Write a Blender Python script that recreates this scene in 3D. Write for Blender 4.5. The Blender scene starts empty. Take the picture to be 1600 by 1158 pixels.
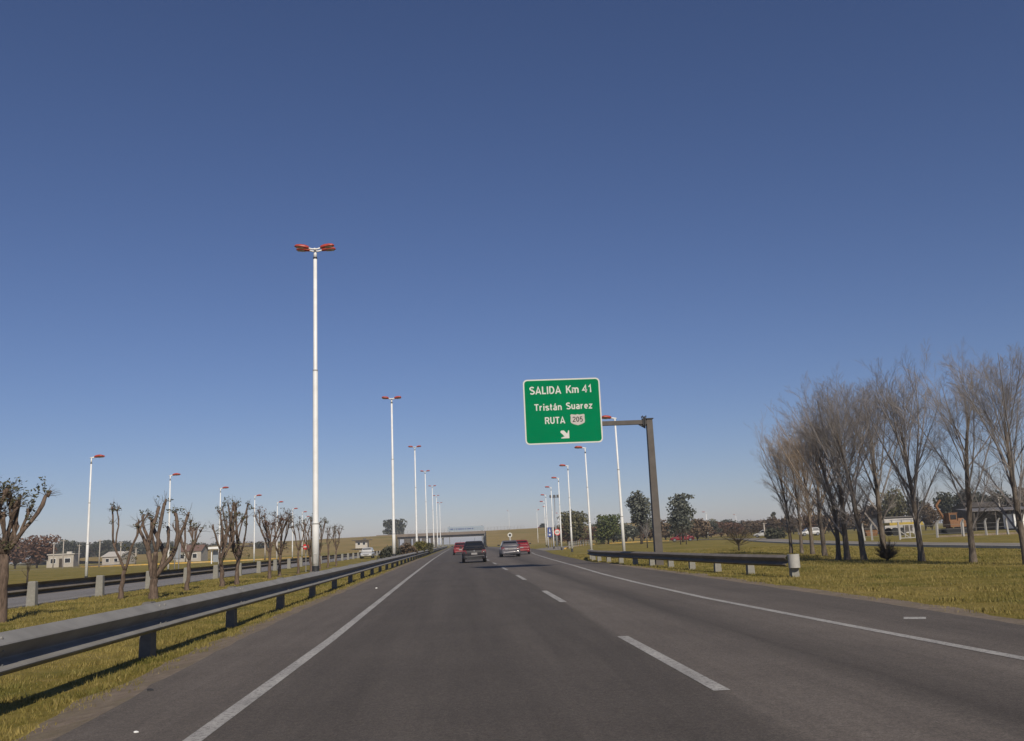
import bpy, math, random
import numpy as np
from mathutils import Vector, Matrix, noise as mnoise

# ------------------------------------------------------------------ camera, sky, sun, exposure
scene = bpy.context.scene
COL = scene.collection
F, CX, CY, H = 1400.0, 800.0, 579.0, 1.38          # focal length and centre in photo pixels, eye height


def _basis(vp, roll):
    y = np.array([(vp[0] - CX) / F, -(vp[1] - CY) / F, -1.0]); y /= np.linalg.norm(y)
    r = math.radians(roll)
    up = np.array([-math.sin(r), math.cos(r), 0.0]); up -= y * (up @ y); up /= np.linalg.norm(up)
    return np.array([np.cross(y, up), y, up])


RM = _basis((721, 849), 1.8)
CAMP = np.array([0, 0, H])
cam_data = bpy.data.cameras.new("camera")
cam = bpy.data.objects.new("camera", cam_data)
COL.objects.link(cam)
cam_data.sensor_width = 36.0
cam_data.lens = 36.0 * F / 1600.0
cam_data.clip_start = 0.1
cam_data.clip_end = 12000
cam.matrix_world = Matrix.Translation((0, 0, H)) @ Matrix([list(r) for r in RM]).to_4x4()
scene.camera = cam


def ray(u, v): return RM @ np.array([(u - CX) / F, -(v - CY) / F, -1.0])
def G(u, v, z=0.0):
    d = ray(u, v); return CAMP + d * ((z - H) / d[2])
def P(u, v, Y):
    d = ray(u, v); return CAMP + d * (Y / d[1])
def hor(u): return 849 - math.tan(math.radians(1.8)) * (u - 721)
def GX(u, Y):                                        # X on the ground at depth Y below photo column u
    v = hor(u) + H * F / Y
    return P(u, v, Y)[0]
def ZZ(u, v, Y): return P(u, v, Y)[2]


SUN_EL, SUN_AZ = math.radians(36), math.radians(167)
world = bpy.data.worlds.new("World"); scene.world = world
world.use_nodes = True
nt = world.node_tree
sky = nt.nodes.new("ShaderNodeTexSky")
sky.sky_type = 'NISHITA'; sky.sun_disc = False
sky.sun_elevation = SUN_EL; sky.sun_rotation = SUN_AZ
sky.air_density = 1.0; sky.dust_density = 0.14; sky.ozone_density = 5.6; sky.altitude = 0
bgn = nt.nodes["Background"]
wb = nt.nodes.new("ShaderNodeMix"); wb.data_type = 'RGBA'; wb.blend_type = 'MULTIPLY'; wb.inputs[0].default_value = 1.0
wb.inputs[7].default_value = (1.06, .955, 1.10, 1)          # the phone camera's cool white balance
nt.links.new(sky.outputs[0], wb.inputs[6]); nt.links.new(wb.outputs[2], bgn.inputs[0])
bgn.inputs[1].default_value = 0.060
sun_d = bpy.data.lights.new("sun", 'SUN'); sun_d.energy = 3.9; sun_d.angle = math.radians(0.55); sun_d.color = (1.0, 0.905, 0.76)
sun = bpy.data.objects.new("sun", sun_d); COL.objects.link(sun)
SDIR = Vector((math.sin(SUN_AZ) * math.cos(SUN_EL), math.cos(SUN_AZ) * math.cos(SUN_EL), math.sin(SUN_EL)))
sun.rotation_euler = (-SDIR).to_track_quat('-Z', 'Y').to_euler(); sun.location = (20, -40, 60)
scene.view_settings.view_transform = 'Standard'; scene.view_settings.look = 'None'
scene.view_settings.exposure = 0.0; scene.view_settings.gamma = 1.0
scene.cycles.use_denoising = True
scene.cycles.max_bounces = 6

# ------------------------------------------------------------------ helpers
ORD = ['first', 'second', 'third', 'fourth', 'fifth', 'sixth', 'seventh', 'eighth', 'ninth', 'tenth', 'eleventh',
       'twelfth', 'thirteenth', 'fourteenth', 'fifteenth', 'sixteenth', 'seventeenth', 'eighteenth']


def ordn(k): return ORD[k - 1] if k <= len(ORD) else f"{k}{'st' if k % 10 == 1 else 'nd' if k % 10 == 2 else 'rd' if k % 10 == 3 else 'th'}"


class MB:
    """collects faces, then links them as ONE mesh object"""
    def __init__(s): s.v = []; s.f = []; s.m = []; s.t = []
    def face(s, pts, mat=0, tint=0.5):
        b = len(s.v); s.v += [tuple(p) for p in pts]; s.t += [tint] * len(pts)
        s.f.append(tuple(range(b, b + len(pts)))); s.m.append(mat)
    def box(s, c, size, rot=0.0, mat=0):
        cx, cy, cz = c; a, b_, h = size[0] / 2, size[1] / 2, size[2] / 2
        co, si = math.cos(rot), math.sin(rot); base = len(s.v)
        for z in (-h, h):
            for x, y in ((-a, -b_), (a, -b_), (a, b_), (-a, b_)):
                s.v.append((cx + x * co - y * si, cy + x * si + y * co, cz + z)); s.t.append(.5)
        for q in ((0, 3, 2, 1), (4, 5, 6, 7), (0, 1, 5, 4), (1, 2, 6, 5), (2, 3, 7, 6), (3, 0, 4, 7)):
            s.f.append(tuple(base + i for i in q)); s.m.append(mat)
    def hexa(s, p, mat=0):                            # 8 corners: bottom loop then top loop
        b = len(s.v); s.v += [tuple(q) for q in p]; s.t += [.5] * 8
        for q in ((0, 3, 2, 1), (4, 5, 6, 7), (0, 1, 5, 4), (1, 2, 6, 5), (2, 3, 7, 6), (3, 0, 4, 7)):
            s.f.append(tuple(b + i for i in q)); s.m.append(mat)
    def tube(s, pts, rad, n=8, cap=True, mat=0, tint=.5):
        pts = [Vector(p) for p in pts]
        if not hasattr(rad, '__len__'): rad = [rad] * len(pts)
        b = len(s.v); ref = None
        for i, p in enumerate(pts):
            d = (pts[min(i + 1, len(pts) - 1)] - pts[max(i - 1, 0)])
            if d.length < 1e-9: d = Vector((0, 0, 1))
            d.normalize()
            if ref is None:
                ref = Vector((1, 0, 0)) if abs(d.x) < .8 else Vector((0, 1, 0))
            a = (ref - d * ref.dot(d))
            if a.length < 1e-4: a = d.orthogonal()
            a.normalize(); c = d.cross(a); ref = a
            for k in range(n):
                t = 2 * math.pi * k / n
                s.v.append(tuple(p + (a * math.cos(t) + c * math.sin(t)) * rad[i])); s.t.append(tint)
        for i in range(len(pts) - 1):
            for k in range(n):
                k2 = (k + 1) % n
                s.f.append((b + i * n + k, b + i * n + k2, b + (i + 1) * n + k2, b + (i + 1) * n + k)); s.m.append(mat)
        if cap:
            s.f.append(tuple(b + k for k in range(n))[::-1]); s.m.append(mat)
            e = b + (len(pts) - 1) * n
            s.f.append(tuple(e + k for k in range(n))); s.m.append(mat)
    def prism(s, poly, depth_vec, mat=0):             # polygon of 3D points extruded by a vector
        n = len(poly); b = len(s.v); dv = Vector(depth_vec)
        for p in poly: s.v.append(tuple(p)); s.t.append(.5)
        for p in poly: s.v.append(tuple(Vector(p) + dv)); s.t.append(.5)
        s.f.append(tuple(b + k for k in range(n))); s.m.append(mat)
        s.f.append(tuple(b + n + k for k in range(n))[::-1]); s.m.append(mat)
        for k in range(n):
            k2 = (k + 1) % n
            s.f.append((b + k2, b + k, b + n + k, b + n + k2)); s.m.append(mat)
    def loft(s, rings, cap=True, mat=0, closed=True):
        n = len(rings[0]); b = len(s.v)
        for r in rings:
            for p in r: s.v.append(tuple(p)); s.t.append(.5)
        for i in range(len(rings) - 1):
            for k in range(n if closed else n - 1):
                k2 = (k + 1) % n
                s.f.append((b + i * n + k, b + i * n + k2, b + (i + 1) * n + k2, b + (i + 1) * n + k)); s.m.append(mat)
        if cap:
            s.f.append(tuple(b + k for k in range(n))[::-1]); s.m.append(mat)
            e = b + (len(rings) - 1) * n; s.f.append(tuple(e + k for k in range(n))); s.m.append(mat)
    def mesh(s, name, mats, smooth=False):
        me = bpy.data.meshes.new(name); me.from_pydata(s.v, [], s.f)
        for m in (mats if isinstance(mats, (list, tuple)) else [mats]): me.materials.append(m)
        me.polygons.foreach_set('material_index', s.m)
        if smooth: me.polygons.foreach_set('use_smooth', [True] * len(s.f))
        if any(t != .5 for t in s.t):
            at = me.attributes.new('tint', 'FLOAT', 'POINT'); at.data.foreach_set('value', s.t)
        me.update(); return me
    def build(s, name, mats, parent=None, smooth=False):
        return link(name, s.mesh(name, mats, smooth), parent)


def link(name, data, parent=None):
    o = bpy.data.objects.new(name, data); COL.objects.link(o)
    if parent: o.parent = parent
    return o
def tag(o, label=None, cat=None, group=None, kind=None):
    if label: o['label'] = label
    if cat: o['category'] = cat
    if group: o['group'] = group
    if kind: o['kind'] = kind
    return o
def thing(name, label, cat, loc=(0, 0, 0), rz=0.0, group=None):
    o = bpy.data.objects.new(name, None); COL.objects.link(o); o.empty_display_size = .3
    o.location = loc; o.rotation_euler = (0, 0, rz)
    return tag(o, label, cat, group)
def dup(root, label, loc, rz=0.0, group=None, scale=None):
    r = root.copy(); COL.objects.link(r); r.location = loc; r.rotation_euler = (0, 0, rz)
    if 'lamp' in root.name: r.rotation_euler = (.006 * math.sin(loc[1] * 1.7), .006 * math.cos(loc[1] * 2.3), rz + .03 * math.sin(loc[1]))
    r['label'] = label
    if group: r['group'] = group
    if scale: r.scale = scale
    for ch in list(root.children):
        c = ch.copy(); COL.objects.link(c); c.parent = r
        for g in list(ch.children):
            d = g.copy(); COL.objects.link(d); d.parent = c
    return r
def interp(tab, y):
    if y <= tab[0][0]: 
        (a, b), (c, d) = tab[0], tab[1]; return b + (d - b) * (y - a) / (c - a)
    for (a, b), (c, d) in zip(tab, tab[1:]):
        if y <= c:
            t = (y - a) / (c - a); return b + (d - b) * t
    (a, b), (c, d) = tab[-2], tab[-1]; return b + (d - b) * (y - a) / (c - a)


# ------------------------------------------------------------------ materials
def _mat(name):
    m = bpy.data.materials.new(name); m.use_nodes = True
    return m, m.node_tree, m.node_tree.nodes['Principled BSDF']
def N(t, kind, **kw):
    n = t.nodes.new(kind)
    for k, v in kw.items(): setattr(n, k, v)
    return n
def noise_tex(t, scale, detail=4, vec=None, rough=.55):
    n = N(t, 'ShaderNodeTexNoise'); n.inputs['Scale'].default_value = scale; n.inputs['Detail'].default_value = detail
    n.inputs['Roughness'].default_value = rough
    if vec is not None: t.links.new(vec, n.inputs['Vector'])
    return n.outputs['Fac']
def ramp(t, fac, stops, interp_='LINEAR'):
    r = N(t, 'ShaderNodeValToRGB'); r.color_ramp.interpolation = interp_
    while len(r.color_ramp.elements) < len(stops): r.color_ramp.elements.new(.5)
    for e, (p, c) in zip(r.color_ramp.elements, stops):
        e.position = p; e.color = (*c, 1) if len(c) == 3 else c
    t.links.new(fac, r.inputs[0]); return r.outputs['Color']
def mix(t, fac, a, b, mode='MIX'):
    n = N(t, 'ShaderNodeMix', data_type='RGBA', blend_type=mode)
    for i, x in ((0, fac), (6, a), (7, b)):
        if isinstance(x, (int, float)): n.inputs[i].default_value = x
        elif isinstance(x, tuple): n.inputs[i].default_value = (*x, 1)
        else: t.links.new(x, n.inputs[i])
    return n.outputs[2]
def math_(t, op, a, b=None, c=None):
    n = N(t, 'ShaderNodeMath', operation=op)
    for i, x in enumerate((a, b, c)):
        if x is None: continue
        if isinstance(x, (int, float)): n.inputs[i].default_value = x
        else: t.links.new(x, n.inputs[i])
    return n.outputs[0]
def coord(t, which='Object'): return N(t, 'ShaderNodeTexCoord').outputs[which]
def bump(t, b, h, strength=.3, dist=.02):
    n = N(t, 'ShaderNodeBump'); n.inputs['Strength'].default_value = strength; n.inputs['Distance'].default_value = dist
    t.links.new(h, n.inputs['Height']); t.links.new(n.outputs[0], b.inputs['Normal'])


def simple(name, col, rough=.6, metal=0.0, var=.12, scale=6.0, grime=None, coat=0.0, spec=None):
    m, t, b = _mat(name)
    co = coord(t)
    f = noise_tex(t, scale, 5, co)
    c = ramp(t, f, [(.25, tuple(x * (1 - var) for x in col)), (.75, tuple(min(1, x * (1 + var)) for x in col))])
    if grime:
        g = ramp(t, noise_tex(t, scale * .35, 6, co, .65), [(.48, (0, 0, 0)), (.72, (1, 1, 1))])
        c = mix(t, math_(t, 'MULTIPLY', g, .55), c, grime)
    t.links.new(c, b.inputs['Base Color'])
    b.inputs['Roughness'].default_value = rough; b.inputs['Metallic'].default_value = metal
    if coat: b.inputs['Coat Weight'].default_value = coat; b.inputs['Coat Roughness'].default_value = .08
    if spec is not None: b.inputs['Specular IOR Level'].default_value = spec
    return m


def foliage(name, dark, mid, light, scale=1.2):
    m, t, b = _mat(name)
    at = N(t, 'ShaderNodeAttribute', attribute_name='tint').outputs['Fac']
    n = noise_tex(t, scale, 3, coord(t))
    f = math_(t, 'ADD', math_(t, 'MULTIPLY', at, .6), math_(t, 'MULTIPLY', n, .4))
    c = ramp(t, f, [(.2, dark), (.5, mid), (.8, light)])
    t.links.new(c, b.inputs['Base Color']); b.inputs['Roughness'].default_value = .6
    b.inputs['Specular IOR Level'].default_value = .25
    return m


M = {}
M['white_paint'] = simple('white_paint', (.80, .80, .78), .45, var=.04, scale=2, grime=(.58, .55, .50))
M['black_paint'] = simple('black_paint', (.018, .018, .018), .6)
M['red_plastic'] = simple('red_plastic', (.40, .055, .035), .4, var=.2, scale=5)
M['lamp_glass'] = simple('lamp_glass', (.38, .30, .22), .2)
M['galvanised'] = simple('galvanised', (.25, .242, .225), .75, 0, var=.15, scale=3, grime=(.17, .16, .145), spec=.25)
M['rail_steel'] = simple('rail_steel', (.20, .175, .15), .75, 0, var=.2, scale=3, grime=(.14, .11, .085), spec=.15)
M['concrete'] = simple('concrete', (.24, .232, .205), .85, var=.18, scale=9, grime=(.16, .15, .13))
M['end_plate'] = simple('end_plate', (.40, .39, .36), .6, 0, var=.15, scale=4, grime=(.24, .22, .2))
M['dark_concrete'] = simple('dark_concrete', (.13, .122, .11), .9, var=.2, scale=9, grime=(.08, .07, .06))
M['off_white'] = simple('off_white', (.37, .36, .34), .7, var=.1, scale=3, grime=(.28, .26, .24))
M['weathered_steel'] = simple('weathered_steel', (.092, .08, .07), .7, 0, var=.25, scale=2.5, grime=(.10, .075, .055))
M['sign_green'] = simple('sign_green', (.0005, .18, .07), .7, var=.07, scale=1.5, spec=.0)
M['sign_white'] = simple('sign_white', (.62, .62, .57), .6, var=.03, spec=.1)
M['sign_shield'] = simple('sign_shield', (.50, .47, .43), .6, var=.03, spec=.1)
M['sign_back'] = simple('sign_back', (.30, .33, .36), .5, .3, var=.08)
M['sign_blue'] = simple('sign_blue', (.03, .06, .22), .45)
M['sign_red'] = simple('sign_red', (.6, .03, .03), .45)
M['pale_blue'] = simple('pale_blue', (.30, .36, .41), .6)
M['glass'] = simple('glass', (.012, .014, .017), .06, var=.05, coat=.3)
M['rubber'] = simple('rubber', (.014, .014, .014), .85)
M['trim'] = simple('trim', (.02, .02, .022), .6)
M['rim'] = simple('rim', (.35, .35, .36), .35, .8)
M['tail_red'] = simple('tail_red', (.13, .008, .010), .35, coat=.2)
M['plate'] = simple('plate', (.27, .26, .255), .6)
M['chrome'] = simple('chrome', (.7, .7, .7), .15, 1.0)
M['car_dark'] = simple('car_dark', (.016, .0145, .018), .5, 0, var=.08, coat=.12, spec=.3)
M['car_silver'] = simple('car_silver', (.105, .10, .112), .42, .15, var=.05, coat=.3)
M['car_red'] = simple('car_red', (.20, .007, .013), .5, 0, var=.06, coat=.25)
M['car_white'] = simple('car_white', (.50, .50, .49), .35, var=.04, coat=.4)
M['yellow'] = simple('yellow', (.40, .29, .05), .5, var=.2, grime=(.3, .2, .06))
M['orange'] = simple('orange', (.21, .10, .04), .7, var=.3, grime=(.12, .06, .03))
M['yellow_kerb'] = simple('yellow_kerb', (.58, .36, .07), .8, var=.2, scale=1.5, grime=(.45, .42, .36))
M['pale_kerb'] = simple('pale_kerb', (.48, .45, .40), .85, var=.15)
M['cream_wall'] = simple('cream_wall', (.40, .365, .31), .85, var=.12, scale=1.2, grime=(.34, .30, .25))
M['sheet_wall'] = simple('sheet_wall', (.42, .40, .38), .6, var=.25, scale=.8, grime=(.22, .19, .17))
M['shed_dark'] = simple('shed_dark', (.07, .058, .046), .8, var=.3)
M['roof_grey'] = simple('roof_grey', (.15, .14, .135), .7, 0, var=.2)
M['roof_red'] = simple('roof_red', (.17, .10, .075), .8, var=.2)
M['deck_beam'] = simple('deck_beam', (.10, .085, .07), .9, var=.2, scale=.4)
M['parapet'] = simple('parapet', (.19, .15, .115), .9, var=.2, scale=.3, grime=(.16, .12, .09))
M['wood_pole'] = simple('wood_pole', (.40, .36, .31), .85, var=.2)
M['litter'] = simple('litter', (.75, .75, .72), .7)


def bark(name, a, b_, scale=14):
    m, t, b = _mat(name)
    co = coord(t)
    mp = N(t, 'ShaderNodeMapping'); mp.inputs['Scale'].default_value = (1, 1, .25); t.links.new(co, mp.inputs[0])
    f = noise_tex(t, scale, 6, mp.outputs[0], .65)
    c = ramp(t, f, [(.3, a), (.7, b_)]); t.links.new(c, b.inputs['Base Color'])
    b.inputs['Roughness'].default_value = .9; b.inputs['Specular IOR Level'].default_value = .15
    bump(t, b, f, .6, .03)
    return m
M['bark_brown'] = bark('bark_brown', (.06, .043, .033), (.20, .145, .11))
M['bark_grey'] = bark('bark_grey', (.07, .055, .045), (.21, .175, .14))
M['bark_dark'] = bark('bark_dark', (.03, .024, .02), (.10, .08, .06))
M['twig'] = bark('twig', (.20, .18, .17), (.33, .30, .285), 2)
M['twig_orange'] = bark('twig_orange', (.23, .175, .125), (.36, .285, .215), 2)
M['pollard_twig'] = bark('pollard_twig', (.07, .055, .045), (.15, .12, .10), 2)
M['thorn'] = bark('thorn', (.045, .035, .025), (.11, .085, .06), 2)

M['leaf_green'] = foliage('leaf_green', (.04, .052, .018), (.095, .115, .034), (.16, .17, .06))
M['leaf_olive'] = foliage('leaf_olive', (.05, .05, .026), (.11, .104, .05), (.18, .165, .085))
M['leaf_grey'] = foliage('leaf_grey', (.05, .056, .046), (.11, .118, .092), (.18, .185, .145))
M['leaf_dark'] = foliage('leaf_dark', (.026, .03, .02), (.055, .058, .038), (.10, .098, .062))
M['leaf_brown'] = foliage('leaf_brown', (.07, .05, .033), (.14, .10, .065), (.22, .158, .10))
M['leaf_rust'] = foliage('leaf_rust', (.075, .042, .028), (.155, .082, .052), (.22, .125, .075))
M['leaf_yellow'] = foliage('leaf_yellow', (.06, .06, .016), (.13, .12, .03), (.20, .17, .05))
M['leaf_red'] = foliage('leaf_red', (.14, .02, .015), (.28, .035, .025), (.36, .07, .05))

GRASS = [(.30, (.105, .104, .017)), (.43, (.165, .142, .026)), (.53, (.235, .182, .044)), (.66, (.33, .245, .09))]


def grass_col(t, co):
    n1 = noise_tex(t, .16, 6, co, .6); n2 = noise_tex(t, 2.2, 6, co, .7); n3 = noise_tex(t, 22, 3, co, .7)
    f = math_(t, 'ADD', math_(t, 'MULTIPLY', n1, .42), math_(t, 'ADD', math_(t, 'MULTIPLY', n2, .42), math_(t, 'MULTIPLY', n3, .16)))
    return f


def straw(t, co, c, amt):
    s = ramp(t, noise_tex(t, .42, 8, co, .68), [(.47, (0, 0, 0)), (.60, (1, 1, 1))])
    g = ramp(t, noise_tex(t, .25, 7, co, .62), [(.50, (0, 0, 0)), (.62, (1, 1, 1))])
    mp = N(t, 'ShaderNodeMapping'); mp.inputs['Location'].default_value = (31, 17, 0); t.links.new(co, mp.inputs[0])
    c = mix(t, math_(t, 'MULTIPLY', s, amt), c, (.31, .24, .075))
    g = ramp(t, noise_tex(t, .5, 7, mp.outputs[0], .62), [(.52, (0, 0, 0)), (.64, (1, 1, 1))])
    return mix(t, math_(t, 'MULTIPLY', g, .55), c, (.085, .098, .015))


def mat_ground():
    m, t, b = _mat('turf')
    co = coord(t)
    f = grass_col(t, co)
    c = ramp(t, f, GRASS)
    c = straw(t, co, c, .6)
    # bare soil showing through where the noise is high
    s = ramp(t, noise_tex(t, .9, 7, co, .68), [(.60, (0, 0, 0)), (.72, (1, 1, 1))])
    c = mix(t, math_(t, 'MULTIPLY', s, .55), c, (.17, .125, .075))
    t.links.new(c, b.inputs['Base Color']); b.inputs['Roughness'].default_value = .95; b.inputs['Specular IOR Level'].default_value = .1
    bump(t, b, noise_tex(t, 30, 4, co, .7), .8, .05)
    return m
def mat_blades():
    m, t, b = _mat('grass_blades')
    at = N(t, 'ShaderNodeAttribute', attribute_name='tint').outputs['Fac']
    f = math_(t, 'ADD', math_(t, 'MULTIPLY', grass_col(t, coord(t)), .75), math_(t, 'MULTIPLY', at, .25))
    c = ramp(t, f, [(.27, (.076, .080, .018)), (.42, (.138, .122, .030)), (.55, (.215, .172, .050)), (.70, (.35, .275, .115))])
    c = straw(t, coord(t), c, .55)
    t.links.new(c, b.inputs['Base Color']); b.inputs['Roughness'].default_value = .7; b.inputs['Specular IOR Level'].default_value = .2
    return m
def mat_soil():
    m, t, b = _mat('bare_soil')
    co = coord(t)
    f = noise_tex(t, 5, 8, co, .7)
    c = ramp(t, f, [(.3, (.15, .112, .08)), (.55, (.23, .178, .13)), (.75, (.32, .26, .195))])
    g = ramp(t, noise_tex(t, 1.6, 6, co, .7), [(.45, (0, 0, 0)), (.6, (1, 1, 1))])
    c = mix(t, math_(t, 'MULTIPLY', g, .35), c, (.13, .11, .04))
    t.links.new(c, b.inputs['Base Color']); b.inputs['Roughness'].default_value = .95
    bump(t, b, noise_tex(t, 40, 4, co, .7), .8, .03)
    return m
def mat_slope():
    m, t, b = _mat('dry_bank_grass')
    co = coord(t)
    f = noise_tex(t, .06, 7, co, .65)
    c = ramp(t, f, [(.3, (.16, .15, .032)), (.44, (.25, .18, .055)), (.7, (.33, .23, .085))])
    t.links.new(c, b.inputs['Base Color']); b.inputs['Roughness'].default_value = .95; b.inputs['Specular IOR Level'].default_value = .1
    return m
def mat_asphalt(main=True):
    m, t, b = _mat('asphalt' if main else 'old_asphalt')
    co = coord(t)
    uv = coord(t, 'UV')
    sep = N(t, 'ShaderNodeSeparateXYZ'); t.links.new(uv, sep.inputs[0])
    # stretched noise along the road = tyre wear; fine noise = aggregate
    mp = N(t, 'ShaderNodeMapping'); mp.inputs['Scale'].default_value = (1, .05, 1); t.links.new(co, mp.inputs[0])
    wob = math_(t, 'MULTIPLY', math_(t, 'SUBTRACT', noise_tex(t, 1.3, 4, mp.outputs[0]), .5), .16)
    u = math_(t, 'DIVIDE', math_(t, 'ADD', math_(t, 'ADD', sep.outputs[0], wob), 1.0), 5.0)
    if main:
        S = [(-.40, .108), (-.06, .100), (0.02, .082), (.22, .072), (.36, .080), (.52, .069), (.68, .079), (.84, .070), (.985, .075), (1.0, .106), (1.2, .112),
             (1.32, .108), (1.50, .066), (1.68, .090), (1.84, .112), (2.05, .108), (2.3, .092), (2.75, .086)]
        c = ramp(t, u, [((x + 1) / 5, (v * 1.27, v * 1.09, v * .93)) for x, v in S])
    else:
        c = ramp(t, noise_tex(t, .4, 5, mp.outputs[0]), [(.3, (.19, .178, .17)), (.7, (.24, .226, .214))])
    n1 = ramp(t, noise_tex(t, 60, 4, co, .85), [(.28, (.42, .42, .42)), (.5, (1, 1, 1)), (.72, (1.75, 1.72, 1.64))])
    c = mix(t, 1.0, c, n1, 'MULTIPLY')
    n2 = ramp(t, noise_tex(t, .55, 6, co, .65), [(.3, (.90, .90, .90)), (.7, (1.08, 1.08, 1.08))])
    c = mix(t, 1.0, c, n2, 'MULTIPLY')
    n5 = ramp(t, noise_tex(t, 2.4, 6, mp.outputs[0], .7), [(.32, (.86, .86, .86)), (.68, (1.13, 1.13, 1.13))])
    c = mix(t, 1.0, c, n5, 'MULTIPLY')
    n4 = ramp(t, noise_tex(t, 14, 5, co, .75), [(.3, (.84, .84, .84)), (.7, (1.15, 1.15, 1.15))])
    c = mix(t, 1.0, c, n4, 'MULTIPLY')
    t.links.new(c, b.inputs['Base Color']); b.inputs['Roughness'].default_value = .85; b.inputs['Specular IOR Level'].default_value = .25
    bump(t, b, noise_tex(t, 110, 3, co, .8), .5, .012)
    return m
def mat_track():
    m, t, b = _mat('worn_track')
    co = coord(t)
    c = ramp(t, noise_tex(t, .3, 7, co, .65), [(.3, (.17, .145, .11)), (.7, (.27, .24, .20))])
    t.links.new(c, b.inputs['Base Color']); b.inputs['Roughness'].default_value = .95
    return m
def mat_marking():
    m, t, b = _mat('road_paint')
    co = coord(t)
    w = ramp(t, noise_tex(t, 26, 6, co, .8), [(.38, (0, 0, 0)), (.52, (1, 1, 1))])
    w2 = ramp(t, noise_tex(t, .8, 5, co, .7), [(.3, (.45, .45, .45)), (.65, (1, 1, 1))])
    c = mix(t, math_(t, 'MULTIPLY', w, w2), (.15, .14, .13), (.46, .44, .40))
    t.links.new(c, b.inputs['Base Color']); b.inputs['Roughness'].default_value = .8
    return m
M['turf'] = mat_ground(); M['blades'] = mat_blades(); M['soil'] = mat_soil(); M['bank'] = mat_slope()
M['asphalt'] = mat_asphalt(True); M['old_asphalt'] = mat_asphalt(False); M['track'] = mat_track(); M['paint'] = mat_marking()

# ------------------------------------------------------------------ the setting
ZL = -0.15                                            # the land left of the carriageway lies a little lower
rng = random.Random(7)
L_LINE = [(-12, -2.0), (7.3, -2.06), (14.5, -2.05), (21.6, -2.13), (41, -2.34), (84, -2.72), (150, -3.0), (300, -3.2), (900, -3.6)]
D_LINE = [(-12, 2.3), (8, 2.25), (13, 2.2), (37, 2.22), (60, 2.1), (100, 1.8), (200, 1.3), (470, .8), (900, .5)]
R_LINE = [(-12, 5.9), (9, 5.57), (13, 5.40), (19.5, 5.17), (27, 5.17), (35, 5.31), (47, 5.74), (64, 6.25), (91, 7.25), (110, 8.3), (150, 9.6), (200, 9.5), (300, 5.6), (470, 5.0), (900, 5)]
L_EDGE = [(-12, -3.0), (7.6, -3.22), (13.5, -3.55), (22, -3.75), (41, -3.9), (100, -4.15), (300, -4.6), (900, -5)]
R_EDGE = [(-12, 7.2), (11.8, 7.35), (16, 7.5), (33, 7.6), (53, 7.45), (64, 7.85), (91, 8.9), (110, 10.2), (150, 11.8), (200, 11.5), (300, 7.6), (470, 7), (900, 7)]


def drift(y): return interp(L_LINE, y) + 2.06
def gz(x, y):
    e = interp(L_EDGE, y)
    if x < e - 1.2: return ZL
    if x < e: return ZL * (e - x) / 1.2
    return 0.0


YS = [-300, -60, -12] + [4 + 1.0 * i for i in range(60)] + [66 + 6 * i for i in range(40)] + [320, 400, 500, 700, 1000, 2000, 4400]
mb = MB(); rows = []
for y in YS:
    e = interp(L_EDGE, min(max(y, -12), 900))
    xs = [-4300, -600, -120, -40, e - 1.2, e - .6, e - .02, 0, 7, 20, 60, 200, 900, 4300]
    rows.append([(x, y, (ZL if i <= 4 else ZL * .5 if i == 5 else 0)) for i, x in enumerate(xs)])
mb.loft(rows, cap=False, closed=False)
tag(mb.build('ground', M['turf']), kind='structure')


def strip(name, ys, cols, mat, z, uvs=None, jit=0.0):
    """a sheet: cols = functions y -> x, from left to right"""
    mb = MB(); rows = []
    for y in ys:
        r = []
        for k, c in enumerate(cols):
            x = c(y)
            if jit and (k == 0 or k == len(cols) - 1):
                x += jit * (mnoise.noise((y * .9, k * 7.3, 1.7)) + .6 * mnoise.noise((y * 3.7, k * 3.1, 9.7)))
            zz = z if not callable(z) else z(x, y)
            r.append((x, y, zz))
        rows.append(r)
    mb.loft(rows, cap=False, closed=False)
    o = mb.build(name, mat)
    if uvs:
        uv = o.data.uv_layers.new(name='UVMap'); n = len(cols)
        for lp in o.data.loops:
            vi = lp.vertex_index; uv.data[lp.index].uv = (uvs[vi % n], rows[vi // n][0][1])
    return tag(o, kind='structure')


def lane_u(u):
    def f(y):
        a, b, c, e0, e1 = interp(L_LINE, y), interp(D_LINE, y), interp(R_LINE, y), interp(L_EDGE, y), interp(R_EDGE, y)
        if u <= 0: return a + (e0 - a) * (-u / .3)
        if u <= 1: return a + (b - a) * u
        if u <= 2: return b + (c - b) * (u - 1)
        return c + (e1 - c) * (u - 2) / .7
    return f


RY = [-12, -4, 0] + [2 + .5 * i for i in range(100)] + [52 + 3 * i for i in range(60)] + [240, 270, 300, 350, 400, 470, 550, 700, 900]
US = [-.3, -.15, 0, .25, .5, .75, 1, 1.25, 1.5, 1.75, 2, 2.35, 2.7]
strip('road', RY, [lane_u(u) for u in US], M['asphalt'], .010, US, jit=.07)
OPP = [-3.4, -7.5, -12.0]
ox = lambda k: (lambda y: -11.6 + OPP[k] + drift(min(y, 300)))
strip('opposite_road', [-12] + [2 + 2 * i for i in range(80)] + [170, 200, 250, 300, 400, 470, 600, 900], [ox(2), ox(1), ox(0)], M['old_asphalt'], ZL + .008, [0, .5, 1], jit=.06)
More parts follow.
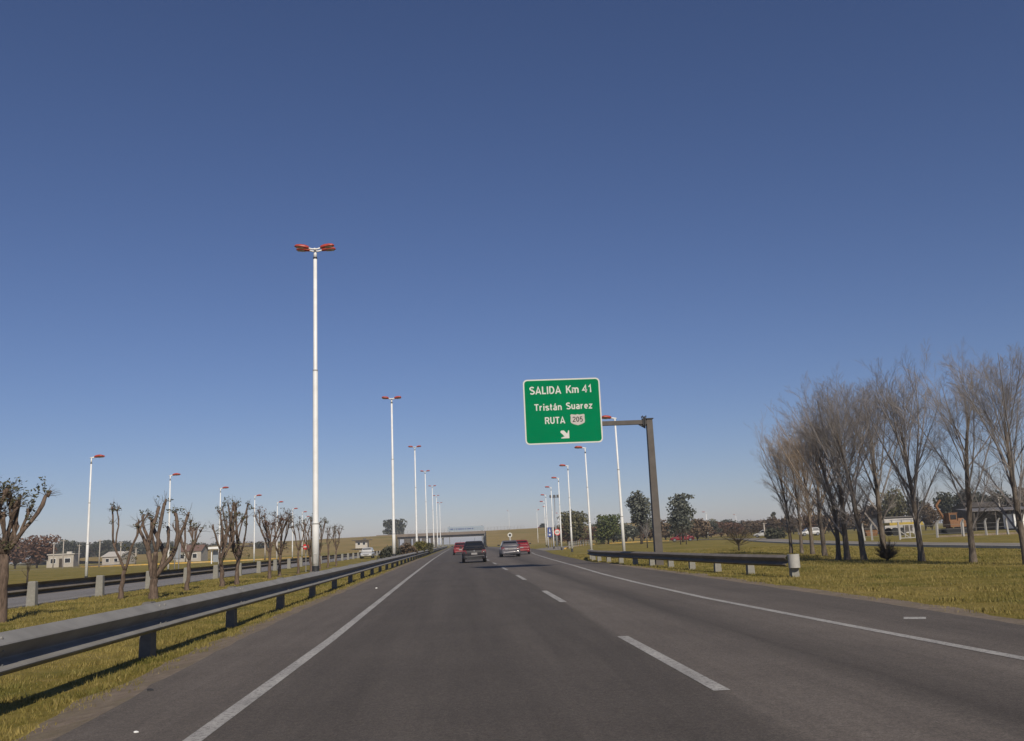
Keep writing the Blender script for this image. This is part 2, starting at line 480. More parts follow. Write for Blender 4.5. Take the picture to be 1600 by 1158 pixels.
# bare soil along both road edges
strip('left_verge', [2 + .25 * i for i in range(160)] + [42 + i for i in range(60)],
      [lambda y: interp(L_EDGE, y) - .36 - .26 * (1 + mnoise.noise((y * .55, 3, 1))), lambda y: interp(L_EDGE, y) - .01, lambda y: interp(L_EDGE, y) + .12], M['soil'],
      lambda x, y: gz(x, y) + .005, jit=.10)
strip('right_verge', [6 + .3 * i for i in range(150)], [lambda y: interp(R_EDGE, y) - .1, lambda y: interp(R_EDGE, y) + .28 + .25 * (1 + mnoise.noise((y * .5, 8, 1)))],
      M['soil'], .005, jit=.10)


def line_strip(name, tab, y0, y1, w, step=.5, off=0.0):
    ys = [y0]
    while ys[-1] < y1: ys.append(min(y1, ys[-1] + (step if ys[-1] < 60 else 4)))
    return strip(name, ys, [lambda y: interp(tab, y) - w / 2 + off, lambda y: interp(tab, y) + w / 2 + off], M['paint'], .014)


line_strip('road_edge_marking', L_LINE, -6, 260, .155)
line_strip('road_edge_marking', R_LINE, -6, 104, .15)
for y0, y1 in [(8.16, 12.86), (20.3, 25.1), (32.6, 37.4), (44.8, 49.6), (57, 61.8), (69.2, 74), (81.4, 86.2), (93.6, 98.4), (105.8, 110.6)]:
    line_strip('lane_marking', D_LINE, y0, y1, .15)
q = [G(1412, 965.5), G(1447, 965.5), G(1447, 968.8), G(1412, 968.8)]  # windscreen reflection, painted in as a short white strip on the right shoulder
mb = MB(); mb.face([(p[0], p[1], .014) for p in q][::-1]); tag(mb.build('windscreen_reflection', M['paint']), kind='structure')
tag(line_strip('opposite_road_marking', [(y, ox(0)(y) - .7) for y in (0, 50, 100, 300)], 0, 200, .14, 2), kind='structure').location.z = ZL
# exit ramp that loops round to the side street on the right
RAMP = [(10.5, 118), (14, 142), (19, 166), (26, 186), (36, 197), (47, 190), (52, 172), (48, 146), (41, 118), (35.5, 92), (32, 70), (30, 50), (28.6, 32), (28, 14), (28, -10)]


def smooth_path(pts, n=6):
    out = []
    P_ = [Vector(p) for p in pts]
    for i in range(len(P_) - 1):
        p0, p1, p2, p3 = P_[max(i - 1, 0)], P_[i], P_[i + 1], P_[min(i + 2, len(P_) - 1)]
        for k in range(n):
            t = k / n
            out.append(.5 * ((2 * p1) + (p2 - p0) * t + (2 * p0 - 5 * p1 + 4 * p2 - p3) * t * t + (3 * p1 - p0 - 3 * p2 + p3) * t ** 3))
    out.append(P_[-1]); return out


def path_sheet(name, path, a, b_, mat, z, h=0.0):
    mb = MB(); rows = []
    for i, p in enumerate(path):
        d = (path[min(i + 1, len(path) - 1)] - path[max(i - 1, 0)]).normalized(); nrm = Vector((-d.y, d.x))
        pa, pb = p + nrm * a, p + nrm * b_
        if h: rows.append([(pb.x, pb.y, 0), (pb.x, pb.y, z + h), (pa.x, pa.y, z + h), (pa.x, pa.y, 0)])
        else: rows.append([(pa.x, pa.y, z), (pb.x, pb.y, z)])
    mb.loft(rows, cap=bool(h), closed=bool(h)); return mb.build(name, mat)


rp = smooth_path([(x, y, 0) for x, y in RAMP])
rp = [Vector((p.x, p.y)) for p in rp]
tag(path_sheet('exit_road', rp, -2.6, 2.6, M['track'], .006), kind='structure')
tag(path_sheet('yellow_kerb', rp[2:30], -2.85, -2.62, M['yellow_kerb'], 0, .16), kind='structure')
tag(path_sheet('pale_kerb', rp[30:], -2.85, -2.62, M['pale_kerb'], 0, .14), kind='structure')
# kerbed service road across the far left field
LK = smooth_path([(-95, 262, 0), (-80, 205, 0), (-68, 186, 0), (-54, 181, 0), (-42, 186, 0), (-36, 205, 0)])
LK = [Vector((p.x, p.y)) for p in LK]
tag(path_sheet('service_road', LK, -2.6, 2.6, M['track'], ZL + .006), kind='structure')
o = tag(path_sheet('service_kerb', LK, -2.9, -2.62, M['yellow_kerb'], 0, .22), kind='structure'); o.location.z = ZL
fl = smooth_path([(-200, 188, 0), (-130, 178, 0), (-95, 186, 0), (-76, 200, 0)]); fl = [Vector((p.x, p.y)) for p in fl]
tag(path_sheet('side_road', fl, -3, 3, M['track'], ZL + .005), kind='structure')

# banks carrying the crossing road
def bank(name, xtop0, xtop1, xtoe0, xtoe1, y_toe, y_top, ztop, seed):
    nx, ny = 60, 26; rows = []
    for j in range(ny + 1):
        t = j / ny; r = []
        for i in range(nx + 1):
            s = i / nx
            x = (xtoe0 + (xtop0 - xtoe0) * t) * (1 - s) + (xtoe1 + (xtop1 - xtoe1) * t) * s
            y = y_toe + (y_top - y_toe) * t
            zt = ztop(x) if callable(ztop) else ztop
            e = t * t * (3 - 2 * t) if t < .999 else 1
            z = zt * (e * .55 + t * .45) + .35 * mnoise.noise((x * .08, y * .08, seed)) * math.sin(math.pi * t)
            r.append((x, y, z - (.6 if j == 0 else 0)))
        rows.append(r)
    last = [(p[0], p[1] + 16, p[2]) for p in rows[-1]]; rows.append(last)
    rows.append([(p[0], p[1] + 14, -.6) for p in last])
    mb = MB(); mb.loft(rows, cap=False, closed=False)
    # the end faces
    for side in (0, -1):
        col = [r[side] for r in rows]
        poly = col + [(col[-1][0], col[-1][1], -.7), (col[0][0], col[0][1], -.7)]
        mb.face(poly if side == 0 else poly[::-1])
    return tag(mb.build(name, M['bank'], smooth=False), kind='structure')


bank('right_embankment', 12.6, 230, 8.4, 90, 305, 463, lambda x: 7.1 + .012 * (x - 12) if x < 90 else max(1.0, 8.0 - .05 * (x - 90)), 3.3)
bank('left_embankment', -220, -33.2, -110, -23, 305, 463, lambda x: max(.8, 6.9 - .012 * (-33 - x)) if x > -120 else max(.5, 5.9 - .06 * (-120 - x)), 8.1)

# ------------------------------------------------------------------ guardrails
def resample(path, step):
    pts = [Vector(p) for p in path]; out = [pts[0].copy()]; acc = 0
    for a, b in zip(pts, pts[1:]):
        L = (b - a).length; d = step - acc
        while d <= L:
            out.append(a + (b - a) * (d / L)); d += step
        acc = (acc + L) % step if step else 0
    return out
def sweep(mb, path, prof, thick=.012):
    """prof: (out, z) outline swept along the path; out points to the left of travel when positive"""
    rings = []
    back = [(o - thick, z) for o, z in prof][::-1]
    for i, p in enumerate(path):
        d = (path[min(i + 1, len(path) - 1)] - path[max(i - 1, 0)]); d.z = 0; d.normalize()
        nrm = Vector((d.y, -d.x, 0))
        rings.append([p + nrm * o + Vector((0, 0, z)) for o, z in prof + back])
    mb.loft(rings, cap=True)
def wprofile(z0, z1, dep):
    h = z1 - z0
    pts = [(0, 1), (.12, .99), (.94, .80), (1, .765), (.95, .735), (.16, .44), (.09, .40), (.16, .365), (.94, .225), (1, .19), (.94, .15), (.15, .0)]
    return [(o * dep, z0 + z * h) for o, z in pts]


def guardrail(label, path, step, prof, side, post_size, post_h, zbase, bolt_n=0, post_off=-.02, tint_post='concrete', group=None, offset=0.0, steel='galvanised'):
    t = thing('guardrail', label, 'guardrail', path[0], group=group)
    base = Vector(path[0])
    loc = [Vector(p) - base for p in path]
    pr = [(o * side, z) for o, z in prof]
    if side < 0: pr = pr[::-1]
    mb = MB(); sweep(mb, resample(loc, 1.0) + [loc[-1]], pr); mb.build('beam', M[steel], t)
    a, b, = post_size
    pm = MB()                                         # tapered concrete post, a little wider at the foot
    w0, w1 = a * .62, a * .5
    pm.hexa([(-w0, -b * .6, -.25), (w0, -b * .6, -.25), (w0, b * .6, -.25), (-w0, b * .6, -.25),
             (-w1, -b * .5, post_h - .03), (w1, -b * .5, post_h - .03), (w1, b * .5, post_h - .03), (-w1, b * .5, post_h - .03)])
    pm.hexa([(-w1, -b * .5, post_h - .03), (w1, -b * .5, post_h - .03), (w1, b * .5, post_h - .03), (-w1, b * .5, post_h - .03),
             (-w1 * .8, -b * .4, post_h), (w1 * .8, -b * .4, post_h), (w1 * .8, b * .4, post_h), (-w1 * .8, b * .4, post_h)])
    me = pm.mesh('post', M[tint_post])
    dep = max(o for o, z in prof)
    sm = MB()                                         # lapped joint with its bolt heads
    lap = [(o + .006 * side, z) for o, z in pr]
    sweep(sm, [Vector((0, -.17, 0)), Vector((0, 0, 0)), Vector((0, .17, 0))], lap, .004)
    hh_ = prof[0][1] - prof[-1][1]
    for y in (-.12, .12):
        for fz_ in (.90, .60, .29, .08):
            o_ = np.interp(fz_, [(z - prof[-1][1]) / hh_ for o, z in prof][::-1], [o for o, z in prof][::-1])
            sm.tube([((o_ + .004) * side, y, prof[-1][1] + fz_ * hh_), ((o_ + .026) * side, y, prof[-1][1] + fz_ * hh_ + .008)], [.017, .013], 8)
    sme = sm.mesh('splice', M[steel])
    k = 0; sp = resample([p + Vector((0, offset, 0)) for p in loc] if False else loc, step)
    for i, p in enumerate(sp[:100]):
        d = sp[min(i + 1, len(sp) - 1)] - sp[max(i - 1, 0)]
        rz = math.atan2(-d.x, d.y)
        o = link('post', me, t); nrm = Vector((math.cos(rz), math.sin(rz), 0))
        o.location = p + nrm * side * (-a * .5 + post_off); o.rotation_euler = (0, 0, rz)
        if i < bolt_n:
            q = link('splice', sme, t); q.location = p; q.rotation_euler = (0, 0, rz)
    return t


RX = lambda y: -4.80 - .25 * min(1, max(0, (y - 40) / 110)) - .25 * min(1, max(0, (y - 150) / 200)) + .06 * math.exp(-((y - 33) / 12) ** 2)
rail_path = [(RX(y), y, ZL) for y in [4.5 + 2 * k for k in range(170)]]
guardrail('long galvanised crash barrier along the left edge of the carriageway, beside the median grass', rail_path, 5.1,
          wprofile(.39, .825, .19), 1, (.15, .24), .84, ZL, 16, tint_post='dark_concrete')
OXR = lambda y: -15.15 + .3 * (drift(y))
guardrail('grey crash barrier with pale concrete posts beyond the pollarded trees, facing the opposite road',
          [(OXR(y), y, ZL) for y in [9.0 + 2 * k for k in range(130)]], 6.05, wprofile(.36, .82, .18), -1, (.26, .2), .86, ZL, 0, steel='rail_steel')
rr = [(9.55, 26.3, 0), (9.05, 31, 0), (8.6, 39.6, 0), (8.15, 47, 0), (7.9, 53, 0), (8.15, 58, 0), (8.9, 63, 0)]
rr = [tuple(p) for p in smooth_path(rr, 5)]
gr = guardrail('short dark crash barrier with a rounded end on the right verge, before the sign pole', rr, 3.0, wprofile(.30, .64, .13), -1, (.20, .16), .60, 0, 0, steel='rail_steel')
# bull-nose end plate
mb = MB(); rings = []
p0 = Vector(rr[0]) - Vector(rr[0])
for k in range(19):
    a = math.radians(120 + k * 15.5)
    r = .165
    rings.append([Vector((.10 + r * math.cos(a), -.10 + r * math.sin(a), z)) for z in (.27, .66)])
inner = [[Vector((.10 + (v.x - .10) * .92, -.10 + (v.y + .10) * .92, v.z)) for v in r] for r in rings]
for i in range(len(rings) - 1):
    mb.face([rings[i][0], rings[i + 1][0], rings[i + 1][1], rings[i][1]])
    mb.face([inner[i][1], inner[i + 1][1], inner[i + 1][0], inner[i][0]])
    mb.face([rings[i][1], rings[i + 1][1], inner[i + 1][1], inner[i][1]])
    mb.face([rings[i][0], inner[i][0], inner[i + 1][0], rings[i + 1][0]])
mb.build('end_terminal', M['end_plate'], gr, smooth=True)


# ------------------------------------------------------------------ street lamps
def lamp_head_mesh(L=.64, w=.14, h=.125):
    """pod along +x with a flattish belly; slot 0 shell, drooping nose"""
    mb = MB(); rings = []
    for s, ww, hh, dz in [(0, .45, .5, 0), (.06, .75, .8, 0), (.3, .95, 1, .01), (.65, 1.0, .95, .015), (.88, .85, .7, .01), (.97, .55, .45, 0), (1, .3, .25, -.005)]:
        r = []
        for k in range(12):
            a = 2 * math.pi * k / 12
            y = math.cos(a) * w * ww; z = math.sin(a) * h * hh * (1 if math.sin(a) > 0 else .45)
            r.append((s * L, y, z + dz))
        rings.append(r)
    mb.loft(rings); return mb.mesh('lamp_head', M['red_plastic'], True)
def lens_mesh(L=.64, w=.14):
    mb = MB(); rings = []
    for s, ww in [(.34, .3), (.40, .72), (.6, .82), (.82, .75), (.9, .35)]:
        rings.append([(s * L, math.cos(math.pi * k / 6) * w * ww, -.045 - .035 * math.sin(math.pi * k / 6) + .012) for k in range(7)])
    mb.loft(rings, cap=False, closed=False); return mb.mesh('lens', M['lamp_glass'], True)


HEAD, LENS = lamp_head_mesh(), lens_mesh()


def add_head(t, loc, rz, tilt, s=1.0):
    h = link('lamp_head', HEAD, t); h.location = loc; h.rotation_euler = (0, -tilt, rz); h.scale = (s, s, s)
    g = link('lens', LENS, h); return h


def make_lamp(label, height, r0, arms, group, black=.75):
    t = thing('street_lamp', label, 'street lamp', group=group)
    mb = MB(); zs = height - .45
    mb.tube([(0, 0, black), (0, 0, 2.6), (0, 0, 2.75), (0, 0, height * .62), (0, 0, height * .62 + .12), (0, 0, zs)], [r0, r0 * .97, r0 * .80, r0 * .72, r0 * .60, r0 * .52], 14)
    mb.build('pole', M['white_paint'], t, True)
    mb = MB(); mb.tube([(0, 0, -.4), (0, 0, black)], [r0 * 1.02, r0 * 1.01], 14); mb.build('base_band', M['black_paint'], t, True)
    mb = MB(); mb.box((0, -r0 * .97, 1.15), (r0 * .85, .03, .42)); mb.box((r0 * .3, -r0 * .97 - .02, 1.15), (.02, .02, .05)); mb.build('access_door', M['off_white'], t)
    mb = MB()
    for zj in (2.62, height * .62 + .06): mb.tube([(0, 0, zj - .03), (0, 0, zj + .03)], r0 * (1.0 if zj < 3 else .74), 14)
    mb.build('joint_band', M['off_white'], t)
    mb = MB(); mb.tube([(0, 0, zs), (0, 0, zs + .07)], r0 * .6, 12); mb.build('collar', M['trim'], t, True)
    mb = MB(); mb.tube([(0, 0, zs + .07), (0, 0, zs + .25), (0, 0, height)], [r0 * .5, r0 * .46, r0 * .36], 12)
    if arms == 'double':
        for sy in (-.16, .16):
            mb.tube([(-.29, sy, height + .02), (-.12, sy, height - .03), (.12, sy, height - .03), (.29, sy, height + .02)], .038, 8)
        mb.tube([(0, -.19, height - .03), (0, .19, height - .03)], .05, 8)
        mb.build('bracket', M['white_paint'], t, True)
        for sx in (1, -1):
            for sy in (-.17, .17):
                a = (0 if sx > 0 else math.pi) + (-.14 if sx * sy > 0 else .14) * -1 * (1)
                add_head(t, (sx * .26, sy, height + .02), a, math.radians(6), 1.0)
    else:
        mb.tube([(-.10, 0, height - .02), (.30, 0, height + .03)], .05, 8)
        mb.build('bracket', M['white_paint'], t, True)
        add_head(t, (.26, -.13, height + .03), -.10, math.radians(5)); add_head(t, (.26, .13, height + .03), .10, math.radians(5))
    return t


GM = 'double armed lamp posts along the median'
MED = [(492.5, 392, 39.5), (611.5, 628, 82.5), (648, 704, 125), (665, 742, 168), (676, 769, 212), (682, 781, 255), (687, 795, 300)]
h0 = ZZ(492, 390, 39.5) - ZL
proto = None
for i, (u, v, Y) in enumerate(MED):
    lab = ['tallest white lamp post with four red heads, standing in the median nearest the camera',
           'second white lamp post in the median, beside the dark bushes'][i] if i < 2 else f'{ORD[i]} nearest double armed white lamp post in the median row'
    if i == len(MED) - 1: lab = 'farthest double armed lamp post in the median row, near the bridge'
    x = P(u, v, Y)[0]
    if i == 0: proto = make_lamp(lab, h0, .155, 'double', GM, .85); proto.location = (x, Y, ZL)
    else: dup(proto, lab, (x, Y, ZL), 0, GM)
GL_ = 'single armed lamp posts beyond the opposite road'
hs = 8.95
LEFTS = [(143, 715), (267, 743), (344, 763), (398, 775), (433, 785), (457, 795), (472, 800), (478, 807)]
p2 = None
for i, (u, v) in enumerate(LEFTS):
    Y = (hs + ZL - H) * F / (hor(u) - v)
    x = P(u, v, Y)[0]
    lab = 'leftmost white lamp post, single red head, standing in the field beyond the opposite road' if i == 0 else \
        f'{ORD[i]} lamp post from the left in the row beyond the opposite road'
    if p2 is None: p2 = make_lamp(lab, hs, .105, 'single', GL_, .35); p2.location = (x, Y, ZL)
    else: dup(p2, lab, (x, Y, ZL), 0, GL_)
GR_ = 'single armed lamp posts along the right verge'
RIGHTS = [(962, 657), (915, 704), (887, 732), (872, 751), (861, 765), (853, 777), (850.5, 787), (854, 795)]
for i, (u, v) in enumerate(RIGHTS):
    Y = (hs - H) * F / (hor(u) - v)
    lab = 'nearest white lamp post on the right verge, its red head half behind the green sign' if i == 0 else \
        f'{ORD[i]} nearest single armed white lamp post on the right verge'
    dup(p2, lab, (P(u, v, Y)[0], Y, 0), math.pi, GR_)
GD = 'lamp posts of the side roads on the right'
for i, (u, vt, Y, lab) in enumerate([(1107, 800, 205, 'white lamp post behind the eucalyptus trees, left of the thorn tree'),
                                     (985, 819, 235, 'distant white lamp post between the bushy willows and the eucalyptus'),
                                     (797, 798, 480, 'faint lamp post standing on the bridge embankment'),
                                     (1153, 804, 300, 'faint distant lamp post above the wide thorn tree'),
                                     (875, 802, 300, 'faint distant lamp post with dark head just right of the round speed sign'),
                                     (841, 797, 320, 'faint distant lamp post with dark head just left of the blue road sign')]):
    Z = ZZ(u, vt, Y); zb = 7.2 if u == 797 else 0
    dup(p2, lab, (GX(u, Y), Y, zb), math.pi if i < 5 else 0, GD, (1, 1, (Z - zb) / hs))
# grey mast with a flat floodlight head
t = thing('floodlight_mast', 'tall grey steel mast with a flat dark floodlight head, behind the right lamp posts', 'floodlight mast', (GX(870, 190), 190, 0))
zt = ZZ(867, 775, 190)
mb = MB(); mb.tube([(0, 0, -.3), (0, 0, 3), (0, 0, zt - .4)], [.2, .17, .12], 10); mb.build('pole', M['sign_back'], t, True)
mb = MB(); mb.box((0, 0, zt - .35), (1.9, .12, .1)); mb.build('crossbar', M['sign_back'], t)
for x in (-.75, 0, .75):
    mb = MB(); mb.prism([(x - .28, -.22, zt - .28), (x + .28, -.22, zt - .28), (x + .24, -.12, zt + .22), (x - .24, -.12, zt + .22)], (0, .3, 0)); mb.build('floodlight', M['trim'], t)


# ------------------------------------------------------------------ signs
def arc(cx, cy, rx, ry, a0, a1, n=10):
    return [(cx + rx * math.cos(math.radians(a0 + (a1 - a0) * k / n)), cy + ry * math.sin(math.radians(a0 + (a1 - a0) * k / n))) for k in range(n + 1)]
# grotesque capitals as pen strokes on a box of height 1 (x-height .72); (width, strokes)
GLYPH = {
    'S': (.62, [arc(.31, .745, .24, .185, 30, 270) + arc(.31, .275, .25, .205, 90, -150)]),
    'A': (.70, [[(.06, 0), (.35, .95), (.64, 0)], [(.16, .27), (.54, .27)]]),
    'L': (.50, [[(.09, 1), (.09, .085), (.50, .085)]]), 'I': (.20, [[(.10, 0), (.10, 1)]]),
    'D': (.66, [[(.09, .085), (.09, .915), (.30, .915)] + arc(.30, .5, .27, .415, 90, -90) + [(.09, .085)]]),
    'K': (.66, [[(.09, 0), (.09, 1)], [(.60, 1), (.14, .42)], [(.27, .56), (.62, 0)]]),
    'm': (.86, [[(.08, 0), (.08, .72)], [(.08, .48)] + arc(.24, .47, .16, .17, 180, 0) + [(.40, 0)], [(.40, .45)] + arc(.58, .47, .18, .17, 180, 0) + [(.76, 0)]]),
    '4': (.62, [[(.44, 0), (.44, .93), (.07, .30), (.60, .30)]]), '1': (.42, [[(.08, .74), (.22, .80), (.30, .97), (.30, 0)]]),
    'T': (.60, [[(.02, .915), (.58, .915)], [(.30, 0), (.30, .9)]]), 'r': (.40, [[(.08, 0), (.08, .72)], [(.08, .42)] + arc(.29, .42, .21, .21, 180, 80)]),
    'i': (.20, [[(.10, 0), (.10, .72)], [(.10, .84), (.10, 1)]]),
    's': (.50, [arc(.25, .515, .19, .125, 30, 270) + arc(.25, .20, .20, .14, 90, -150)]),
    't': (.36, [[(.16, .95), (.16, .2)] + arc(.28, .20, .12, .13, 180, 280), [(.02, .65), (.34, .65)]]),
    'á': (.54, [arc(.25, .50, .18, .15, 150, 0) + [(.43, 0)], arc(.25, .20, .18, .14, 70, 290) + [(.42, .12)], [(.31, .37), (.43, .37)], [(.22, .82), (.36, 1.0)]]),
    'a': (.54, [arc(.25, .50, .18, .15, 150, 0) + [(.43, 0)], arc(.25, .20, .18, .14, 70, 290) + [(.42, .12)], [(.31, .37), (.43, .37)]]),
    'n': (.54, [[(.08, 0), (.08, .72)], [(.08, .46)] + arc(.26, .47, .18, .17, 180, 0) + [(.44, 0)]]),
    'u': (.54, [[(.08, .72), (.08, .25)] + arc(.26, .25, .18, .17, 180, 360) + [(.44, .72)], [(.44, .3), (.44, 0)]]),
    'e': (.54, [[(.10, .37), (.44, .37)] + arc(.27, .36, .19, .28, 0, 310)]),
    'z': (.48, [[(.04, .64), (.42, .64), (.06, .08), (.45, .08)]]),
    'R': (.66, [[(.09, 0), (.09, .915), (.34, .915)] + arc(.34, .70, .22, .215, 90, -90) + [(.09, .485)], [(.38, .47), (.60, 0)]]),
    'U': (.64, [[(.09, 1), (.09, .33)] + arc(.32, .33, .23, .25, 180, 360) + [(.55, 1)]]),
    '2': (.58, [arc(.29, .70, .21, .22, 170, -30) + [(.07, .085), (.55, .085)]]), '0': (.58, [arc(.29, .5, .21, .42, 0, 360, 20)]),
    '5': (.58, [[(.50, .915), (.14, .915), (.10, .50)] + arc(.28, .33, .22, .25, 130, -140)]),
    '6': (.58, [arc(.29, .30, .21, .22, 0, 360, 16), arc(.43, .38, .36, .54, 178, 95)]),
}


def text_mesh(body, mat, x0, x1, zb, zt, y, pen=.17, gap=.09):
    """lettering drawn with a flat pen; each stroke sits a hair in front of the last so that no two faces share a plane"""
    adv = sum(GLYPH[c][0] for c in body) + gap * (len(body) - 1)
    sx = (x1 - x0) / adv; sz = zt - zb; mb = MB(); x = x0; lay = 0
    for c in body:
        w, strokes = GLYPH[c]
        for st in strokes:
            P_ = [(x + a * sx, zb + b * sz) for a, b in st]; L = []; Rr = []
            hw = pen * sz / 2; lay += 1
            for k, (a, b) in enumerate(P_):
                p_ = P_[max(k - 1, 0)]; n_ = P_[min(k + 1, len(P_) - 1)]
                d1 = Vector((a - p_[0], b - p_[1])); d2 = Vector((n_[0] - a, n_[1] - b))
                d1 = d1.normalized() if d1.length > 1e-9 else d2.normalized(); d2 = d2.normalized() if d2.length > 1e-9 else d1
                d = (d1 + d2); d = d.normalized() if d.length > 1e-6 else d1
                m = hw / max(.55, d.dot(d1)); L.append((a - d.y * m, b + d.x * m)); Rr.append((a + d.y * m, b - d.x * m))
            yy = y - .00025 * lay
            for k in range(len(P_) - 1):
                mb.face([(Rr[k][0], yy, Rr[k][1]), (Rr[k + 1][0], yy, Rr[k + 1][1]), (L[k + 1][0], yy, L[k + 1][1]), (L[k][0], yy, L[k][1])])
        x += (w + gap) * sx
    return mb.mesh('lettering', mat)


def rrect(x0, x1, z0, z1, r, n=6):
    out = []
    for cx, cz, a0 in ((x1 - r, z0 + r, -90), (x1 - r, z1 - r, 0), (x0 + r, z1 - r, 90), (x0 + r, z0 + r, 180)):
        for k in range(n + 1):
            a = math.radians(a0 + 90 * k / n); out.append((cx + r * math.cos(a), cz + r * math.sin(a)))
    return out


SY = 41.5
tl, br = P(817.5, 595, SY), P(941.5, 697.5, SY)
gp = P(1031, 880, SY)
pole_x = P(1030, 879, SY)[0]
t = thing('motorway_sign', 'green motorway exit sign hung from a brown cantilever pole, reading SALIDA Km 41', 'road sign', (pole_x, SY, 0))
W_, H_ = 3.62, 3.06
x0 = P(816, 595, SY)[0] - pole_x; x1 = x0 + W_; z1 = ZZ(878, 593.5, SY); z0 = z1 - H_
mb = MB(); mb.prism([(x, -.30, z) for x, z in rrect(x0, x1, z0, z1, .2)], (0, .04, 0)); mb.build('border', M['sign_white'], t)
b = .062
mb = MB(); mb.prism([(x, -.304, z) for x, z in rrect(x0 + b, x1 - b, z0 + b, z1 - b, .15)], (0, .02, 0)); pan = mb.build('panel', M['sign_green'], t)
fx = lambda u: x0 + W_ * u
fz = lambda v: z1 - H_ * v
for body, u0, u1, vb, vt_ in (('SALIDA', .082, .490, .232, .113), ('Km', .555, .722, .228, .110), ('41', .765, .888, .224, .106), ('Tristán', .133, .49, .485, .383), ('Suarez', .545, .885, .478, .374), ('RUTA', .262, .522, .692, .588)):
    link('number' if body == '41' else 'lettering', text_mesh(body, M['sign_white'], fx(u0), fx(u1), fz(vb), fz(vt_), -.3075), t)
sh = [(.593, .568), (.607, .556), (.66, .566), (.684, .556), (.71, .566), (.765, .556), (.779, .568), (.775, .60), (.779, .66), (.772, .688), (.74, .708), (.686, .727), (.63, .708), (.60, .688), (.593, .66), (.598, .60)]
mb = MB(); mb.prism([(fx(u), -.3085, fz(v)) for u, v in sh][::-1], (0, .004, 0)); s_ = mb.build('route_shield', M['sign_shield'], t)
link('number', text_mesh('205', M['trim'], fx(.62), fx(.752), fz(.676), fz(.594), -.3095), s_)
ar = [(.468, .800), (.500, .800), (.540, .850), (.556, .800), (.566, .800), (.566, .920), (.462, .920), (.462, .909), (.505, .890), (.455, .828), (.455, .812)]
mb = MB(); mb.prism([(fx(u), -.3085, fz(v)) for u, v in ar], (0, .004, 0)); mb.build('arrow', M['sign_white'], t)
# cantilever: arm, pole, joint
za = ZZ(985, 660.5, SY)
mb = MB(); mb.box(((x0 + .3 - .05) / 2, 0, za), (abs(x0 + .3) - .05, .20, .2)); mb.build('arm', M['weathered_steel'], t)
mb = MB()
for zz in (z0 + .35, z1 - .35, za): mb.box(((x0 + x1) / 2, -.2, zz), (W_ * .9, .08, .09))
for k in (.2, .5, .8): mb.box((fx(k), -.13, (z0 + z1) / 2), (.1, .06, H_ * .86))
mb.build('frame', M['weathered_steel'], t)
ptop = za + .13
lean = P(1015, 657, SY)[0] - pole_x
mb = MB(); w = .18; w2 = .135
mb.hexa([(-w, -w, -.3), (w, -w, -.3), (w, w, -.3), (-w, w, -.3), (lean * 0 - w2, -w2, ptop), (w2, -w2, ptop), (w2, w2, ptop), (-w2, w2, ptop)])
mb.build('pole', M['weathered_steel'], t)
mb = MB(); mb.box((-.22, 0, za), (.06, .34, .4)); mb.box((-.30, 0, za), (.05, .30, .34)); mb.box((0, 0, ptop + .02), (.36, .36, .04))
for sx in (-.1, -.26): 
    for sy in (-.12, .12): mb.tube([(sx - .06, sy, za + .2), (sx - .06, sy, za + .30)], .022, 6)
mb.tube([(-.24, 0, ptop), (-.24, 0, ptop + .14)], .03, 6)
mb.hexa([(-.5, -.06, za - .12), (-.2, -.06, za - .30), (-.2, .06, za - .30), (-.5, .06, za - .12), (-.5, -.06, za - .1), (-.2, -.06, za - .1), (-.2, .06, za - .1), (-.5, .06, za - .1)])
mb.build('joint', M['trim'], t)


def disc(mb, c, r, y, n=28, r_in=None):
    if r_in is None:
        mb.prism([(c[0] + r * math.cos(2 * math.pi * k / n), y, c[1] + r * math.sin(2 * math.pi * k / n)) for k in range(n)], (0, .012, 0))


# round speed limit sign
Y = 128
t = thing('speed_limit_sign', 'round white speed limit sign with a red rim on a grey post', 'road sign', (GX(872, Y), Y, 0))
zc = ZZ(871, 831.5, Y); r = 4.9 * Y / F
mb = MB(); mb.tube([(0, 0, -.2), (0, 0, zc + .3)], .04, 8); mb.build('post', M['galvanised'], t, True)
mb = MB(); disc(mb, (0, zc), r, -.06); mb.build('rim', M['sign_red'], t)
mb = MB(); disc(mb, (0, zc), r * .76, -.065); mb.build('face', M['sign_white'], t)
link('number', text_mesh('60', M['trim'], -r * .52, r * .52, zc - r * .36, zc + r * .36, -.0675), t)
Y = 140
t = thing('blue_road_sign', 'narrow dark blue road sign with a white emblem, beside the round speed sign', 'road sign', (GX(860, Y), Y, 0))
zb, zt = ZZ(860, 839, Y), ZZ(860, 824, Y); w = 3.2 * Y / F
mb = MB()
for sx in (-w * .6, w * .6): mb.tube([(sx, .05, -.2), (sx, .05, zt)], .04, 8)
mb.build('posts', M['galvanised'], t)
mb = MB(); mb.prism([(x, -.02, z) for x, z in rrect(-w, w, zb, zt, .06)], (0, .03, 0)); mb.build('panel', M['sign_blue'], t)
mb = MB(); hz = zt - zb
mb.prism([(-w * .45, -.026, zb + hz * .15), (w * .45, -.026, zb + hz * .15), (w * .45, -.026, zb + hz * .32), (-w * .45, -.026, zb + hz * .32)], (0, .004, 0))
mb.prism([(-w * .2, -.026, zb + hz * .5), (w * .45, -.026, zb + hz * .5), (w * .1, -.026, zb + hz * .85), (-w * .1, -.026, zb + hz * .85)], (0, .004, 0)); mb.build('emblem', M['sign_white'], t)
